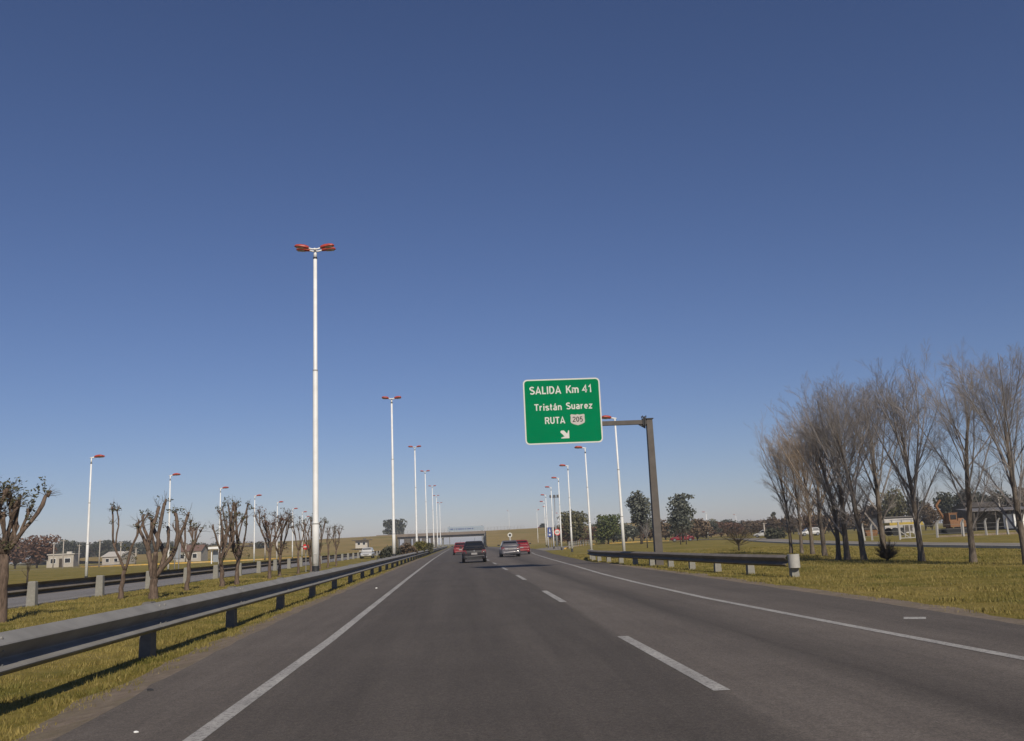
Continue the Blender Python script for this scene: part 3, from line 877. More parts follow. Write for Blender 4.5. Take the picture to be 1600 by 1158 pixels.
# small marker post at the gore
Y = 190
t = thing('marker_sign', 'small dark round marker on a pale post, behind the silver car', 'road sign', (GX(797.5, Y), Y, 0))
zc = ZZ(797.5, 836, Y)
mb = MB(); mb.tube([(0, 0, -.2), (0, 0, zc)], .2, 8); mb.build('post', M['pale_kerb'], t)
mb = MB(); disc(mb, (0, zc), .48, -.22, 16); mb.build('disc', M['sign_white'], t)
mb = MB(); disc(mb, (0, zc), .27, -.23, 16); mb.build('dot', M['trim'], t)
# back of a sign by the opposite road, no entry sign, white portal
Y = 78
t = thing('sign_back', 'grey back of a road sign on two posts beyond the opposite road', 'road sign', (GX(276, Y), Y, ZL))
xa, xb = GX(270.5, Y) - t.location.x, GX(281.5, Y) - t.location.x; zb, zt = ZZ(276, 875, Y) - ZL, ZZ(276, 842, Y) - ZL
mb = MB(); mb.prism([(x, 0, z) for x, z in rrect(xa, xb, zb, zt, .05)], (0, .03, 0)); mb.build('panel', M['sign_back'], t)
for x in (xa + .12, xb - .12):
    mb = MB(); mb.tube([(x, -.05, -.2), (x, -.05, zt - .05)], .045, 8); mb.build('post', M['galvanised'], t, True)
Y = 66
t = thing('no_entry_sign', 'red no entry sign with a white bar, between the pollarded trees', 'road sign', (GX(478, Y), Y, ZL))
zc = ZZ(478, 854.5, Y) - ZL
mb = MB(); mb.tube([(0, 0, -.2), (0, 0, zc + .2)], .035, 8); mb.build('post', M['galvanised'], t)
mb = MB(); disc(mb, (0, zc), .21, -.05, 24); mb.build('disc', M['sign_red'], t)
mb = MB(); mb.box((0, -.056, zc), (.32, .012, .08)); mb.build('bar', M['sign_white'], t)
Y = 150
t = thing('bus_shelter', 'small white flat roofed shelter on two posts in the left field', 'shelter', (GX(338, Y), Y, ZL))
mb = MB(); mb.box((0, 0, 2.5), (2.3, 1.4, .35)); mb.build('roof', M['white_paint'], t)
for x in (-.75, .75):
    mb = MB(); mb.box((x, 0, 1.1), (.14, .14, 2.5)); mb.build('post', M['white_paint'], t)
mb = MB(); mb.box((0, .6, 1.2), (1.4, .08, 1.9)); mb.build('back_panel', M['sign_back'], t)


# ------------------------------------------------------------------ bridge over the motorway
def BX(u, Y=466): return GX(u, Y)
t = thing('bridge', 'concrete road bridge crossing over the motorway in the distance', 'bridge', (0, 466, 0))
mb = MB(); mb.box((-11, 5.0, 6.05), (50, 11.4, .5)); mb.build('deck', M['parapet'], t)
mb = MB()
for y in (.6, 2.8, 5, 7.2, 9.4): mb.box((-11, y + .2, 5.25), (46, .5, 1.09))
mb.build('girders', M['deck_beam'], t)
mb = MB(); mb.box((-14, -.55, 6.75), (58, .28, .9)); mb.build('parapet', M['parapet'], t)
mb = MB()
for k in range(40):
    mb.box((-34 + k * 1.7, -.55, 8.1), (.09, .09, 1.78))
for z in (7.6, 8.2, 8.9): mb.box((-1, -.55, z), (66, .05, .06))
mb.build('railing', M['galvanised'], t)
for x in (-32.5, -9.5, 12.0):
    mb = MB()
    if x > 0 or x < -30: mb.box((x, 5, 2.3), (1.2, 10, 4.8))
    else:
        for y in (1, 3.7, 6.4, 9.1): mb.tube([(x, y, -.2), (x, y, 4.3)], .42, 12)
        mb.box((x, 5, 4.5), (1.1, 10.4, .4))
    mb.build('pier' if -30 < x < 0 else 'abutment', M['concrete'], t)
for x in (-27.5, -23, -18.5, -14):
    mb = MB(); mb.box((x, 5, 2.3), (3.3, 9.4, 4.8)); mb.build('pier', M['deck_beam'], t)
# gantry board beyond the bridge
t = thing('overhead_sign', 'pale blue overhead direction board seen above the bridge', 'road sign', (GX(728, 492), 492, 0))
zb, zt = ZZ(728, 833.5, 492), ZZ(728, 822.5, 492)
xa, xb = GX(700, 492) - t.location.x, GX(757, 492) - t.location.x
mb = MB(); mb.prism([(x, 0, z) for x, z in rrect(xa, xb, zb + 1.3, zt, .2)], (0, .15, 0)); mb.build('panel', M['pale_blue'], t)
xm0, xm1 = GX(710, 492) - t.location.x, GX(736, 492) - t.location.x
mb = MB(); mb.prism([(x, -.1, z) for x, z in rrect(xm0, xm1, zb, zb + 1.25, .1)], (0, .15, 0)); mb.build('lower_panel', M['pale_blue'], t)
mb = MB()
for x in (xa + 1, xb - 1): mb.tube([(x, .5, -.2), (x, .5, zt + .3)], .22, 8)
mb.tube([(xa, .45, zt - .6), (xb, .45, zt - .6)], .14, 8); mb.build('frame', M['galvanised'], t)
# blurred line of writing: short dark strokes, illegible in the photo
mb = MB(); r_ = random.Random(3); x = xa + 1.2
while x < xa + (xb - xa) * .68:
    w = r_.uniform(.25, .7); h = r_.uniform(.5, .8)
    mb.box((x + w / 2, -.02, zt - 1.3), (w, .03, h)); x += w + r_.choice((.12, .15, .18, .6))
mb.build('lettering', M['sign_blue'], t)


# ------------------------------------------------------------------ vehicles
def car_ring(y, z0, z1, w, n=20, p=4.0):
    zc, hz = (z0 + z1) / 2, (z1 - z0) / 2; r = []
    for k in range(n):
        a = 2 * math.pi * (k + .5) / n; c, s = math.cos(a), math.sin(a)
        r.append((w * math.copysign(abs(c) ** (2 / p), c), y, zc + hz * math.copysign(abs(s) ** (2 / p), s)))
    return r


def make_car(label, paint, kind='hatch', loc=(0, 0, 0), rz=0, group=None, cat='car', name='car'):
    t = thing(name, label, cat, loc, rz, group)
    K = dict(hatch=dict(L=3.95, W=.86, zs=.93, zr=1.49, cab=[(-1.93, -1.45), (1.15, .35)], tw=.59),
             sedan=dict(L=4.35, W=.87, zs=.92, zr=1.44, cab=[(-1.55, -.75), (1.15, .40)], tw=.60),
             van=dict(L=4.6, W=.88, zs=1.0, zr=1.75, cab=[(-2.25, -2.15), (1.35, .85)], tw=.72),
             pickup=dict(L=4.9, W=.88, zs=1.0, zr=1.62, cab=[(-.55, -.40), (1.25, .55)], tw=.66))[kind]
    L, W, zs, zr = K['L'], K['W'], K['zs'], K['zr']; h = L / 2
    mb = MB()
    rear = [(-h, .42, .74, W * .86), (-h + .05, .34, zs - .10, W * .95), (-h + .16, .28, zs - .02, W * .985)]
    if kind == 'hatch' or kind == 'van': rear = [(-h, .42, .72, W * .88), (-h + .04, .33, zs - .06, W * .96), (-h + .14, .26, zs, W * .99)]
    st = rear + [(-h + .6, .22, zs + .01, W), (0, .21, zs, W), (h - 1.3, .21, zs - .02, W), (h - .75, .23, zs - .09, W * .985), (h - .25, .26, zs - .2, W * .93), (h - .06, .32, zs - .30, W * .82), (h, .40, zs - .40, W * .70)]
    mb.loft([car_ring(y, a, b_, w, 24, 5) for y, a, b_, w in st]); mb.build('body', M[paint], t, True)
    (yb0, yb1), (yf0, yf1) = K['cab']; tw = K['tw']; wb = W * .93
    # cabin shell (roof, pillars) and glazing
    lv = [(0.0, 0), (.45, .42), (.82, .84), (.95, .97), (1.0, 1.0)]
    rings = []
    for tz, tt in lv:
        z = zs - .06 + (zr - zs + .06) * tz
        y0 = yb0 + (yb1 - yb0) * tt; y1 = yf0 + (yf1 - yf0) * tt; w = wb + (tw - wb) * tt
        if tz == 1.0: y0 += .12; y1 -= .12; w -= .08
        rc = .13; ring = []
        for cx, cy, a0 in ((w - rc, y0 + rc, -90), (w - rc, y1 - rc, 0), (-w + rc, y1 - rc, 90), (-w + rc, y0 + rc, 180)):
            for k in range(4):
                a = math.radians(a0 + 30 * k); ring.append((cx + rc * math.cos(a), cy + rc * math.sin(a), z))
        rings.append(ring)
    mb = MB(); mb.loft(rings); mb.build('roof', M[paint], t, True)
    def q(tt, end):                                   # half-width, y and z on the end slopes
        z = zs - .06 + (zr - zs + .06) * tt
        return wb + (tw - wb) * tt, (yb0 + (yb1 - yb0) * tt) if end == 'r' else (yf0 + (yf1 - yf0) * tt), z
    for end, nm in (('r', 'rear_window'), ('f', 'windscreen')):
        sg = -1 if end == 'r' else 1
        a, b_ = q(.20, end), q(.82, end); e = .012 * sg
        A = [(-a[0] * .88, a[1] + e, a[2]), (a[0] * .88, a[1] + e, a[2]), (b_[0] * .86, b_[1] + e, b_[2]), (-b_[0] * .86, b_[1] + e, b_[2])]
        mb = MB(); mb.prism(A if sg < 0 else A[::-1], (0, -.02 * sg, 0)); mb.build(nm, M['glass'], t)
    for sx in (1, -1):
        lo, hi = .20, .82; y0a, y1a = q(lo, 'r')[1] + .18, q(lo, 'f')[1] - .2; y0b, y1b = q(hi, 'r')[1] + .16, q(hi, 'f')[1] - .14
        ym = (y0a + y1a) / 2
        wl, wh = q(lo, 'r')[0] + .008, q(hi, 'r')[0] + .008
        for (ya, yb, yc, yd) in ((y0a, ym - .04, ym - .04, y0b), (ym + .04, y1a, y1b, ym + .04)):
            A = [(sx * wl, ya, q(lo, 'r')[2]), (sx * wl, yb, q(lo, 'r')[2]), (sx * wh, yc, q(hi, 'r')[2]), (sx * wh, yd, q(hi, 'r')[2])]
            mb = MB(); mb.prism(A, (-.02 * sx, 0, 0)); mb.build('side_window', M['glass'], t)
        mb = MB()
        mb.loft([[(sx * (W * .93 + d), yf0 - .42 + y, zs + .12 + z) for y, z in ((-.05 * k, -.06 * k), (.05 * k, -.06 * k), (.06 * k, .06 * k), (-.05 * k, .06 * k))] for d, k in ((0, .5), (.07, .9), (.2, 1.1), (.24, .7))])
        mb.build('mirror', M['trim'] if paint != 'car_white' else M[paint], t)
        # tail lamp, head lamp
        zl = zs - .17
        mb = MB(); mb.hexa([(sx * W * .60, -h - .012, zl - .11), (sx * W * .955, -h + .02, zl - .09), (sx * W * .985, -h + .22, zl - .05), (sx * W * .60, -h + .2, zl - .08),
                            (sx * W * .66, -h + .02, zl + .12), (sx * W * .94, -h + .05, zl + .12), (sx * W * .975, -h + .22, zl + .11), (sx * W * .66, -h + .2, zl + .11)])
        mb.build('tail_light', M['tail_red'], t)
        mb = MB(); mb.hexa([(sx * W * .42, h - .02, zs - .44), (sx * W * .78, h - .12, zs - .42), (sx * W * .8, h - .3, zs - .40), (sx * W * .42, h - .3, zs - .42),
                            (sx * W * .46, h - .08, zs - .32), (sx * W * .82, h - .17, zs - .28), (sx * W * .84, h - .35, zs - .27), (sx * W * .46, h - .3, zs - .30)])
        mb.build('headlight', M['chrome'], t)
        for wy in (-h + .72, h - .80):
            mb = MB(); mb.tube([(sx * (W - .20), wy, .31), (sx * (W - .19), wy, .31), (sx * (W - .01), wy, .31), (sx * (W + .0), wy, .31)], [.27, .31, .31, .28], 22); wl_ = mb.build('wheel', M['rubber'], t, False)
            mb = MB(); mb.tube([(sx * (W - .02), wy, .31), (sx * (W + .012), wy, .31)], .20, 16); mb.build('rim', M['rim'], wl_)
    mb = MB(); mb.loft([car_ring(-h + yy, .24, .52, w * W, 16, 5) for yy, w in ((-.055, .80), (-.04, .93), (.10, .99), (.16, .99))]); mb.build('bumper', M[paint], t, True)
    mb = MB(); mb.box((0, -h - .045, .30), (W * 1.25, .04, .11)); mb.build('valance', M['trim'], t)
    zp = .62 if kind == 'hatch' else .70
    mb = MB(); mb.box((0, -h - .02, zp), (.42, .03, .13)); mb.build('number_plate', M['plate'], t)
    mb = MB(); mb.box((0, h + .01, .45), (.42, .02, .12)); mb.build('number_plate', M['plate'], t)
    mb = MB(); mb.box((0, h - .03, .56), (.9, .05, .10)); mb.build('grille', M['trim'], t)
    if kind == 'hatch':
        mb = MB(); mb.tube([(-.05, yb0 + .02, zs + .03), (.28, yb0 + .09, zs + .14)], .014, 6); mb.build('wiper', M['trim'], t)
        mb = MB(); mb.hexa([(-tw * .9, yb1 - .10, zr - .07), (tw * .9, yb1 - .10, zr - .07), (tw * .9, yb1 + .2, zr - .04), (-tw * .9, yb1 + .2, zr - .04),
                            (-tw * .88, yb1 - .08, zr - .035), (tw * .88, yb1 - .08, zr - .035), (tw * .88, yb1 + .25, zr + .005), (-tw * .88, yb1 + .25, zr + .005)]); mb.build('spoiler', M[paint], t)
        mb = MB(); mb.tube([(0, -h - .015, zs - .12), (0, -h + .01, zs - .12)], .05, 12); mb.build('badge', M['chrome'], t)
    else:
        mb = MB(); mb.box((0, -h - .012, zs - .2), (.5, .02, .025)); mb.build('trim_strip', M['chrome'], t)
    mb = MB(); mb.tube([(.1, yf1 - .1, zr - .02), (.1, yf1 - .4, zr + .22)], .008, 5); mb.build('aerial', M['trim'], t)
    return t


g = G(741.5, 879.5); make_car('dark grey hatchback driving ahead in the left lane, nearest of the cars', 'car_dark', 'hatch', (g[0], g[1] + 2, .01))
g = G(798.5, 870.5); make_car('silver grey saloon car driving ahead in the right lane', 'car_silver', 'sedan', (g[0], g[1] + 2.1, .01))
make_car('red hatchback partly hidden behind the dark grey car on its left', 'car_red', 'hatch', (GX(719, 112), 114, .01), .03)
make_car('red saloon car partly hidden behind the silver car', 'car_red', 'sedan', (GX(817, 92), 94, .01), -.06)
make_car('small white car coming along the opposite road, behind the crash barrier posts', 'car_white', 'hatch', (GX(574, 130), 130, ZL + .01), math.pi)
make_car('small red car parked behind the slim trees near the eucalyptus', 'car_red', 'sedan', (GX(1066, 165), 165, 0), 1.4)
make_car('white car on the side street left of the bare poplars', 'car_white', 'sedan', (GX(1196, 175), 175, 0), 1.1)
make_car('white car parked far behind the poplar trunks', 'car_white', 'hatch', (GX(1266, 165), 165, 0), 1.5)
make_car('white pickup truck parked in the fenced yard', 'car_white', 'pickup', (GX(1543, 130), 130, 0), 1.35, cat='pickup', name='pickup_truck')
make_car('red car on top of the bridge embankment, left of the blue sign', 'car_red', 'hatch', (GX(847, 475), 478, 7.2), 1.57)


# ------------------------------------------------------------------ trees
def rot_about(v, axis, ang): return Matrix.Rotation(ang, 3, axis) @ v


def branch(mb, rng, p, d, L, r, depth, up, seg=3, n=3, spread=.6, kids=(5, 7), shrink=.55, wob=.12, start=.25, tips=None):
    pts = [p.copy()]; dirs = [d.copy()]; cur = p.copy(); dd = d.copy()
    for k in range(seg):
        dd = (dd + Vector((rng.uniform(-wob, wob), rng.uniform(-wob, wob), rng.uniform(-wob, wob) + up))).normalized()
        cur = cur + dd * (L / seg); pts.append(cur.copy()); dirs.append(dd.copy())
    mb.tube(pts, [r * (1 - .8 * k / seg) for k in range(seg + 1)], n, cap=False)
    if tips is not None and depth == 0: tips.append((cur.copy(), dd.copy()))
    if depth <= 0: return
    for k in range(rng.randint(*kids)):
        s = start + (1 - start) * (k + rng.random()) / kids[1]
        s = min(s, .97); f = s * seg; i = int(f); q = pts[i].lerp(pts[i + 1], f - i)
        axis = dirs[i].cross(Vector((rng.uniform(-1, 1), rng.uniform(-1, 1), rng.uniform(-1, 1))))
        if axis.length < .01: continue
        nd = rot_about(dirs[i], axis.normalized(), spread * rng.uniform(.6, 1.25))
        branch(mb, rng, q, nd.normalized(), L * shrink * rng.uniform(.7, 1.15) * (1 - .35 * s), max(.0021, r * .36 * (1 - .5 * s)), depth - 1, up, max(2, seg - 1), 3, spread, (max(2, kids[0] - 1), max(3, kids[1] - 1)), shrink, wob, .2, tips)


def poplar(name, label, seed, twig, group, height=7.6, lean=0.0, forks=2):
    """bare upright tree: kinked trunk, steep limbs, a haze of fine twigs"""
    rng = random.Random(seed); t = thing(name, label, 'tree', group=group)
    tr = MB(); cr = MB()
    th = height * rng.uniform(.62, .72); pts = [Vector((0, 0, -.2))]; d = Vector((lean, 0, 1)).normalized(); nseg = 9
    for k in range(nseg):
        d = (d + Vector((rng.uniform(-.07, .07), rng.uniform(-.07, .07), .05))).normalized(); pts.append(pts[-1] + d * (th / nseg))
    r0 = .125
    rad = [r0 * 1.35] + [r0 * (1 - .66 * k / nseg) for k in range(1, nseg + 1)]
    tr.tube(pts, rad, 9, cap=False)
    tr.build('trunk', M['bark_grey'], t, True)
    limbs = rng.randint(15, 18); ga = rng.random() * 6.28
    for k in range(limbs):
        s = .22 + .78 * (k / (limbs - 1)) ** .85; s = min(s, .995)
        f = s * nseg; i = min(int(f), nseg - 1); p = pts[i].lerp(pts[i + 1], f - i)
        ga += 2.4 + rng.uniform(-.5, .5); a = rng.uniform(.32, .62) if s < .75 else rng.uniform(.12, .5)
        d = Vector((math.cos(ga) * math.sin(a), math.sin(ga) * math.sin(a), math.cos(a)))
        L = (height - p.z) * rng.uniform(.72, .95) * (1.0 if s < .8 else .86) if s > .40 else height * rng.uniform(.22, .38)
        branch(cr, rng, p, d, L, max(.02, rad[i] * rng.uniform(.38, .55)), 3, .055, 5, 4, .58, (9, 12), .48, .085, .10)
    cr.build('crown', M[twig], t); t['zmax'] = max(v[2] for v in cr.v)
    return t


def leaf_lobes(mb, rng, lobes, leaf, count, gap=.35):
    vol = [l[3] * l[4] * l[5] for l in lobes]; tot = sum(vol)
    for (cx, cy, cz, rx, ry, rz_), v in zip(lobes, vol):
        n = int(count * v / tot) + 4; base = rng.uniform(.25, .75); off = rng.uniform(0, 50)
        k = 0; tries = 0
        while k < n and tries < n * 6:
            tries += 1
            d = Vector((rng.gauss(0, 1), rng.gauss(0, 1), rng.gauss(0, 1))).normalized()
            rr_ = rng.random() ** .42
            p = Vector((cx + d.x * rx * rr_, cy + d.y * ry * rr_, cz + d.z * rz_ * rr_))
            if mnoise.noise(p * (1.1 / max(.4, rx)) * 1.6 + Vector((off, 0, 0))) < gap - .5: continue
            if p.z < .05: continue
            s = leaf * rng.uniform(.6, 1.35)
            a = Vector((rng.gauss(0, 1), rng.gauss(0, 1), rng.gauss(0, .7))).normalized(); b_ = a.orthogonal().normalized()
            b_ = rot_about(b_, a, rng.uniform(0, 6.28))
            tint = min(.99, max(.01, base + rng.uniform(-.25, .25)))
            if abs(tint - .5) < .001: tint = .51
            mb.face([p - a * s * .6 - b_ * s * .15, p + b_ * s * .45, p + a * s * .7, p - b_ * s * .4 + a * s * .1], 0, tint)
            k += 1


def leafy(name, label, seed, h, w, leafmat, trunk_h=.25, n_lobes=9, leaf=.3, count=2200, group=None, shape='round', barkm='bark_dark', gap=.38, cat='tree', depth=None):
    rng = random.Random(seed); t = thing(name, label, cat, group=group)
    tr = MB(); cr = MB(); th = h * trunk_h
    r0 = max(.05, h * .022)
    tr.tube([(0, 0, -.3), (0, 0, th * .5), (rng.uniform(-.1, .1), 0, th), (rng.uniform(-.2, .2), rng.uniform(-.2, .2), h * .72)], [r0 * 1.4, r0 * 1.05, r0 * .9, r0 * .3], 7)
    lobes = []
    dep = depth or w
    for k in range(n_lobes):
        s = (k + .5) / n_lobes
        if shape == 'round':
            z = th + (h - th) * rng.uniform(.22, .82); prof = math.sqrt(max(.1, 1 - ((z - th) / (h - th) * 2 - 1) ** 2))
        elif shape == 'gum':                          # open stacked plates, narrow head
            z = th + (h - th) * (.12 + .82 * s); prof = .95 - .55 * s
        else:                                         # low and wide / mass
            z = th + (h - th) * rng.uniform(.2, .75); prof = 1.0
        a = rng.uniform(0, 6.28); o = rng.uniform(.15, .62) * prof
        x, y = math.cos(a) * o * w / 2, math.sin(a) * o * dep / 2
        r = rng.uniform(.20, .34) * w * (.75 + .4 * prof) * .8
        rz_ = min(r * rng.uniform(.6, .95), (h - z) * 1.0 + .05)
        rz_ = max(rz_, h * .07)
        lobes.append((x, y, min(z, h - rz_ * .9), r, r * dep / w, rz_))
        tr.tube([(0, 0, th * rng.uniform(.6, 1)), (x * .5, y * .5, (th + z) / 2), (x, y, z)], [r0 * .55, r0 * .36, r0 * .12], 5)
    leaf_lobes(cr, rng, lobes, leaf, count, gap)
    tr.build('trunk', M[barkm], t, True); cr.build('crown', M[leafmat], t)
    return t


def gnarl(tr, rng, p, d, L, r0, r1, n, wob, up, sides=8):
    """a knobbly limb: returns its end, direction and the points on it"""
    pts = [p - d * r0 * .8]; rad = [r0]
    for j in range(n):
        d = (d + Vector((rng.uniform(-wob, wob), rng.uniform(-wob, wob), rng.uniform(-wob, wob) * .5 + up))).normalized()
        p = p + d * L / n; pts.append(p); rad.append((r0 + (r1 - r0) * (j + 1) / n) * rng.uniform(.82, 1.2))
    tr.tube(pts, rad, sides); return p, d, pts


def pollard(label, seed, h, loc, group, limbs=4, thick=.11, spread=.42, lean=0.0, leaves=True, fork=.34, rz=0.0, leafmat='leaf_olive', shoots=1.0, subs=(2, 3)):
    """hard-pruned street tree: short trunk, knobbly club-ended limbs, late shoots with a few leaves"""
    rng = random.Random(seed); t = thing('pollarded_tree', label, 'tree', loc, rz, group=group)
    tr = MB(); cr = MB(); lf = MB(); fz = h * fork
    pts = [Vector((0, 0, -.25)), Vector((0, 0, .05))]; rad = [thick * 1.75, thick * 1.5]
    for k in range(1, 7):
        s_ = k / 6; pts.append(Vector((lean * s_ + rng.uniform(-.035, .035), rng.uniform(-.03, .03), .05 + (fz - .05) * s_))); rad.append(thick * (1.32 - .34 * s_) * rng.uniform(.9, 1.12))
    top = pts[-1]; pts.append(top + Vector((0, 0, thick * .5))); rad.append(thick * .55)
    tr.tube(pts, rad, 10)
    ends = []; ga = rng.random() * 6.28
    for k in range(limbs):
        ga += 6.28 / limbs + rng.uniform(-.4, .4); a = spread * rng.uniform(.65, 1.35)
        d = Vector((math.cos(ga) * math.sin(a), math.sin(ga) * math.sin(a), math.cos(a)))
        L = (h - fz) * rng.uniform(.36, .60); start = pts[-2 - rng.randint(0, 1)]
        p, d, lp = gnarl(tr, rng, start, d, L, thick * .8, thick * .56, 6, .22, .16)
        for m in range(rng.randint(*subs)):
            e = rot_about(d, d.cross(Vector((rng.uniform(-1, 1), rng.uniform(-1, 1), rng.uniform(-.4, .4)))).normalized(), rng.uniform(.15, .85))
            e = (e + Vector((0, 0, .7))).normalized(); q = lp[-1 - (m % 3)]
            L2 = max(.22, (h - q.z) * rng.uniform(.5, 1.05))
            r = thick * rng.uniform(.36, .58)
            z, e, sp = gnarl(tr, rng, q, e, L2, r, r * .85, 5, .2, .12, 7)
            for _ in range(rng.randint(1, 3)):         # swollen knuckles where shoots were cut
                o = z + Vector((rng.uniform(-1, 1), rng.uniform(-1, 1), rng.uniform(-.6, .8))) * r * .7
                e2 = (e + Vector((rng.uniform(-.9, .9), rng.uniform(-.9, .9), rng.uniform(-.2, .6)))).normalized()
                gnarl(tr, rng, o, e2, rng.uniform(.06, .22), r * .85, r * .6, 2, .2, 0, 6)
            ends.append((z, e, r)); 
            if rng.random() < .6: ends.append((sp[-3], rot_about(e, e.orthogonal().normalized(), rng.uniform(-1, 1)), r * .7))
        if rng.random() < .7: ends.append((lp[rng.randint(2, 4)], rot_about(d, d.orthogonal().normalized(), rng.uniform(.8, 1.4)), thick * .3))
    for z, e, r in ends:
        for w in range(int(rng.randint(3, 7) * shoots)):
            dd = rot_about(e, e.orthogonal().normalized(), rng.uniform(-1.5, 1.5)); dd = rot_about(dd, e, rng.uniform(0, 6.28))
            tl_ = rng.uniform(.12, .55); tips = []
            branch(cr, rng, z, dd, tl_, .010, 1, .04, 4, 4, .8, (2, 5), .5, .22, .25, tips)
            if leaves and rng.random() < .34:
                for tp, td in tips[:4] + [(z + dd * tl_, dd)]:
                    for _ in range(rng.randint(1, 4)):
                        s_ = rng.uniform(.025, .065); a_ = Vector((rng.gauss(0, 1), rng.gauss(0, 1), rng.gauss(0, .6))).normalized(); b_ = a_.orthogonal().normalized()
                        c_ = tp + Vector((rng.uniform(-.06, .06), rng.uniform(-.06, .06), rng.uniform(-.07, .03)))
                        lf.face([c_ - a_ * s_, c_ + b_ * s_ * .5, c_ + a_ * s_, c_ - b_ * s_ * .5], 0, rng.uniform(.02, .48))
    tr.build('trunk', M['bark_brown'], t, True)
    cw = cr.build('crown', M['pollard_twig'], t)
    if lf.f: lf.build('leaves', M[leafmat], cw)
    return t


GP = 'pollarded trees in the median'
PT = [  # base u, Y, top v, limbs, thickness, lean, spread, fork, seed, label
    (2, 25, 764, 5, .125, .02, .66, .50, 11, 'thick trunked pollarded tree at the left edge of the photo, with leafy shoots'),
    (189, 36, 790, 2, .085, .10, .30, .30, 12, 'slender pollarded tree leaning left of the big forked pollard'),
    (240, 34.5, 773, 4, .15, .02, .56, .20, 13, 'big forked pollarded tree with many upright clubbed limbs, second thickest trunk'),
    (292, 41, 812, 3, .085, .10, .50, .42, 14, 'thin leaning pollarded tree just right of the big forked one'),
    (347, 43.5, 792, 4, .10, -.06, .36, .30, 15, 'left trunk of the close pair of dense pollarded trees'),
    (370, 46, 790, 5, .10, .05, .36, .34, 16, 'right trunk of the close pair of dense pollarded trees'),
    (421, 53, 800, 4, .085, .02, .50, .46, 17, 'pollarded tree with a reddish bushy head, left of its browner neighbour'),
    (437, 57, 802, 4, .09, .02, .34, .34, 18, 'brown twiggy pollarded tree beside the reddish bushy one'),
    (466, 62, 806, 3, .07, .02, .40, .40, 19, 'small dark pollarded tree next to the red no entry sign'),
    (486, 66, 812, 4, .085, -.04, .50, .28, 20, 'V shaped pollarded tree just left of the tallest lamp post'),
    (500, 73, 815, 3, .07, -.02, .28, .34, 21, 'small pollarded tree close behind the tallest lamp post'),
    (512, 78, 822, 2, .08, .05, .26, .34, 22, 'stubby pollarded tree right of the tallest lamp post'),
    (525, 83, 823, 3, .07, .04, .36, .40, 23, 'last pollarded tree in the row, right of the stubby one')]
for u, Y, vt, lb, th, ln, sp, fk, sd, lab in PT:
    hh = ZZ(u, vt, Y) - ZL
    pollard(lab, sd, hh, (GX(u, Y), Y, ZL), GP, lb, th * .86, sp, ln, sd not in (22,), fk, leafmat='leaf_rust' if sd == 17 else ('leaf_brown' if sd == 18 else 'leaf_olive'), shoots=1.7 if sd in (11, 17, 18) else 1.0)

# bare poplars on the right
GB = 'bare poplars in a row on the right grass'
src = [poplar('bare_poplar', '', 101, 'twig', GB, 7.6, .00), poplar('bare_poplar', '', 102, 'twig', GB, 7.6, -.10),
       poplar('bare_poplar', '', 103, 'twig', GB, 7.6, -.06), poplar('bare_poplar', '', 104, 'twig_orange', GB, 7.6, -.03)]
POP = [  # base u, base v, top v, source, rz, label
    (1606, 882, 545, 1, .0, 'rightmost bare poplar at the photo edge, leaning left'),
    (1521, 879, 560, 2, 1.9, 'bare poplar with a thin trunk, second from the right edge'),
    (1440, 877, 578, 0, 2.6, 'bare poplar with the thickest trunk, right of the round twiggy bush'),
    (1383, 872, 585, 1, .5, 'bare poplar standing right behind the round twiggy bush'),
    (1351, 876, 592, 2, .2, 'bare poplar just left of the round twiggy bush'),
    (1324, 875, 600, 1, .8, 'bare poplar with a forked foot, two trees left of the twiggy bush'),
    (1310, 875, 640, 0, 4.0, 'slim bare poplar close behind the fork footed one'),
    (1289, 869, 622, 3, 1.0, 'orange tinted bare poplar, fourth from the left end of the row'),
    (1270, 866, 650, 3, 3.1, 'orange tinted bare poplar, third from the left end of the row'),
    (1253, 865, 668, 0, 5.2, 'bare poplar, second from the left end of the row'),
    (1236, 865, 672, 0, 3.3, 'leftmost bare poplar at the far end of the row')]
ZM = [o['zmax'] * .985 for o in src]
for o in src: del o['zmax']
used = set()
for u, v, vt, s, rz, lab in POP:
    g = G(u, v); hh = ZZ(u, vt, g[1]) * 1.07; o = src[s]; sc = hh / ZM[s]
    sxy = max(.8, min(1.15, sc)) * (.85 if u < 1260 else 1.0)
    if s in used: dup(o, lab, (g[0], g[1], 0), rz, GB, (sxy, sxy, sc))
    else:
        used.add(s); o['label'] = lab; o.location = (g[0], g[1], 0); o.rotation_euler.z = rz; o.scale = (sxy, sxy, sc)


def bushy(name, label, seed, h, w, loc, twig='thorn', leafmat=None, stem=.2, cat='bush', up=.05, n=16, kids=(6, 8), spread=.7, tilt=1.0):
    rng = random.Random(seed); t = thing(name, label, cat, loc)
    tr = MB(); cr = MB(); tr.tube([(0, 0, -.15), (0, 0, h * stem)], [.07, .05], 7)
    for k in range(n):
        a = rng.uniform(0, 6.28); b_ = tilt * math.sqrt(rng.random())
        d = Vector((math.cos(a) * math.sin(b_), math.sin(a) * math.sin(b_), math.cos(b_)))
        L = 1 / math.sqrt((math.sin(b_) / (w * .52)) ** 2 + (math.cos(b_) / (h * (1 - stem))) ** 2) * rng.uniform(.75, 1)
        branch(cr, rng, Vector((0, 0, h * stem * rng.uniform(.5, 1))), d, L, .02, 2, up, 4, 4, spread, kids, .42, .12, .25)
    tr.build('trunk', M['bark_dark'], t, True); cr.build('branches', M[twig], t)
    return t


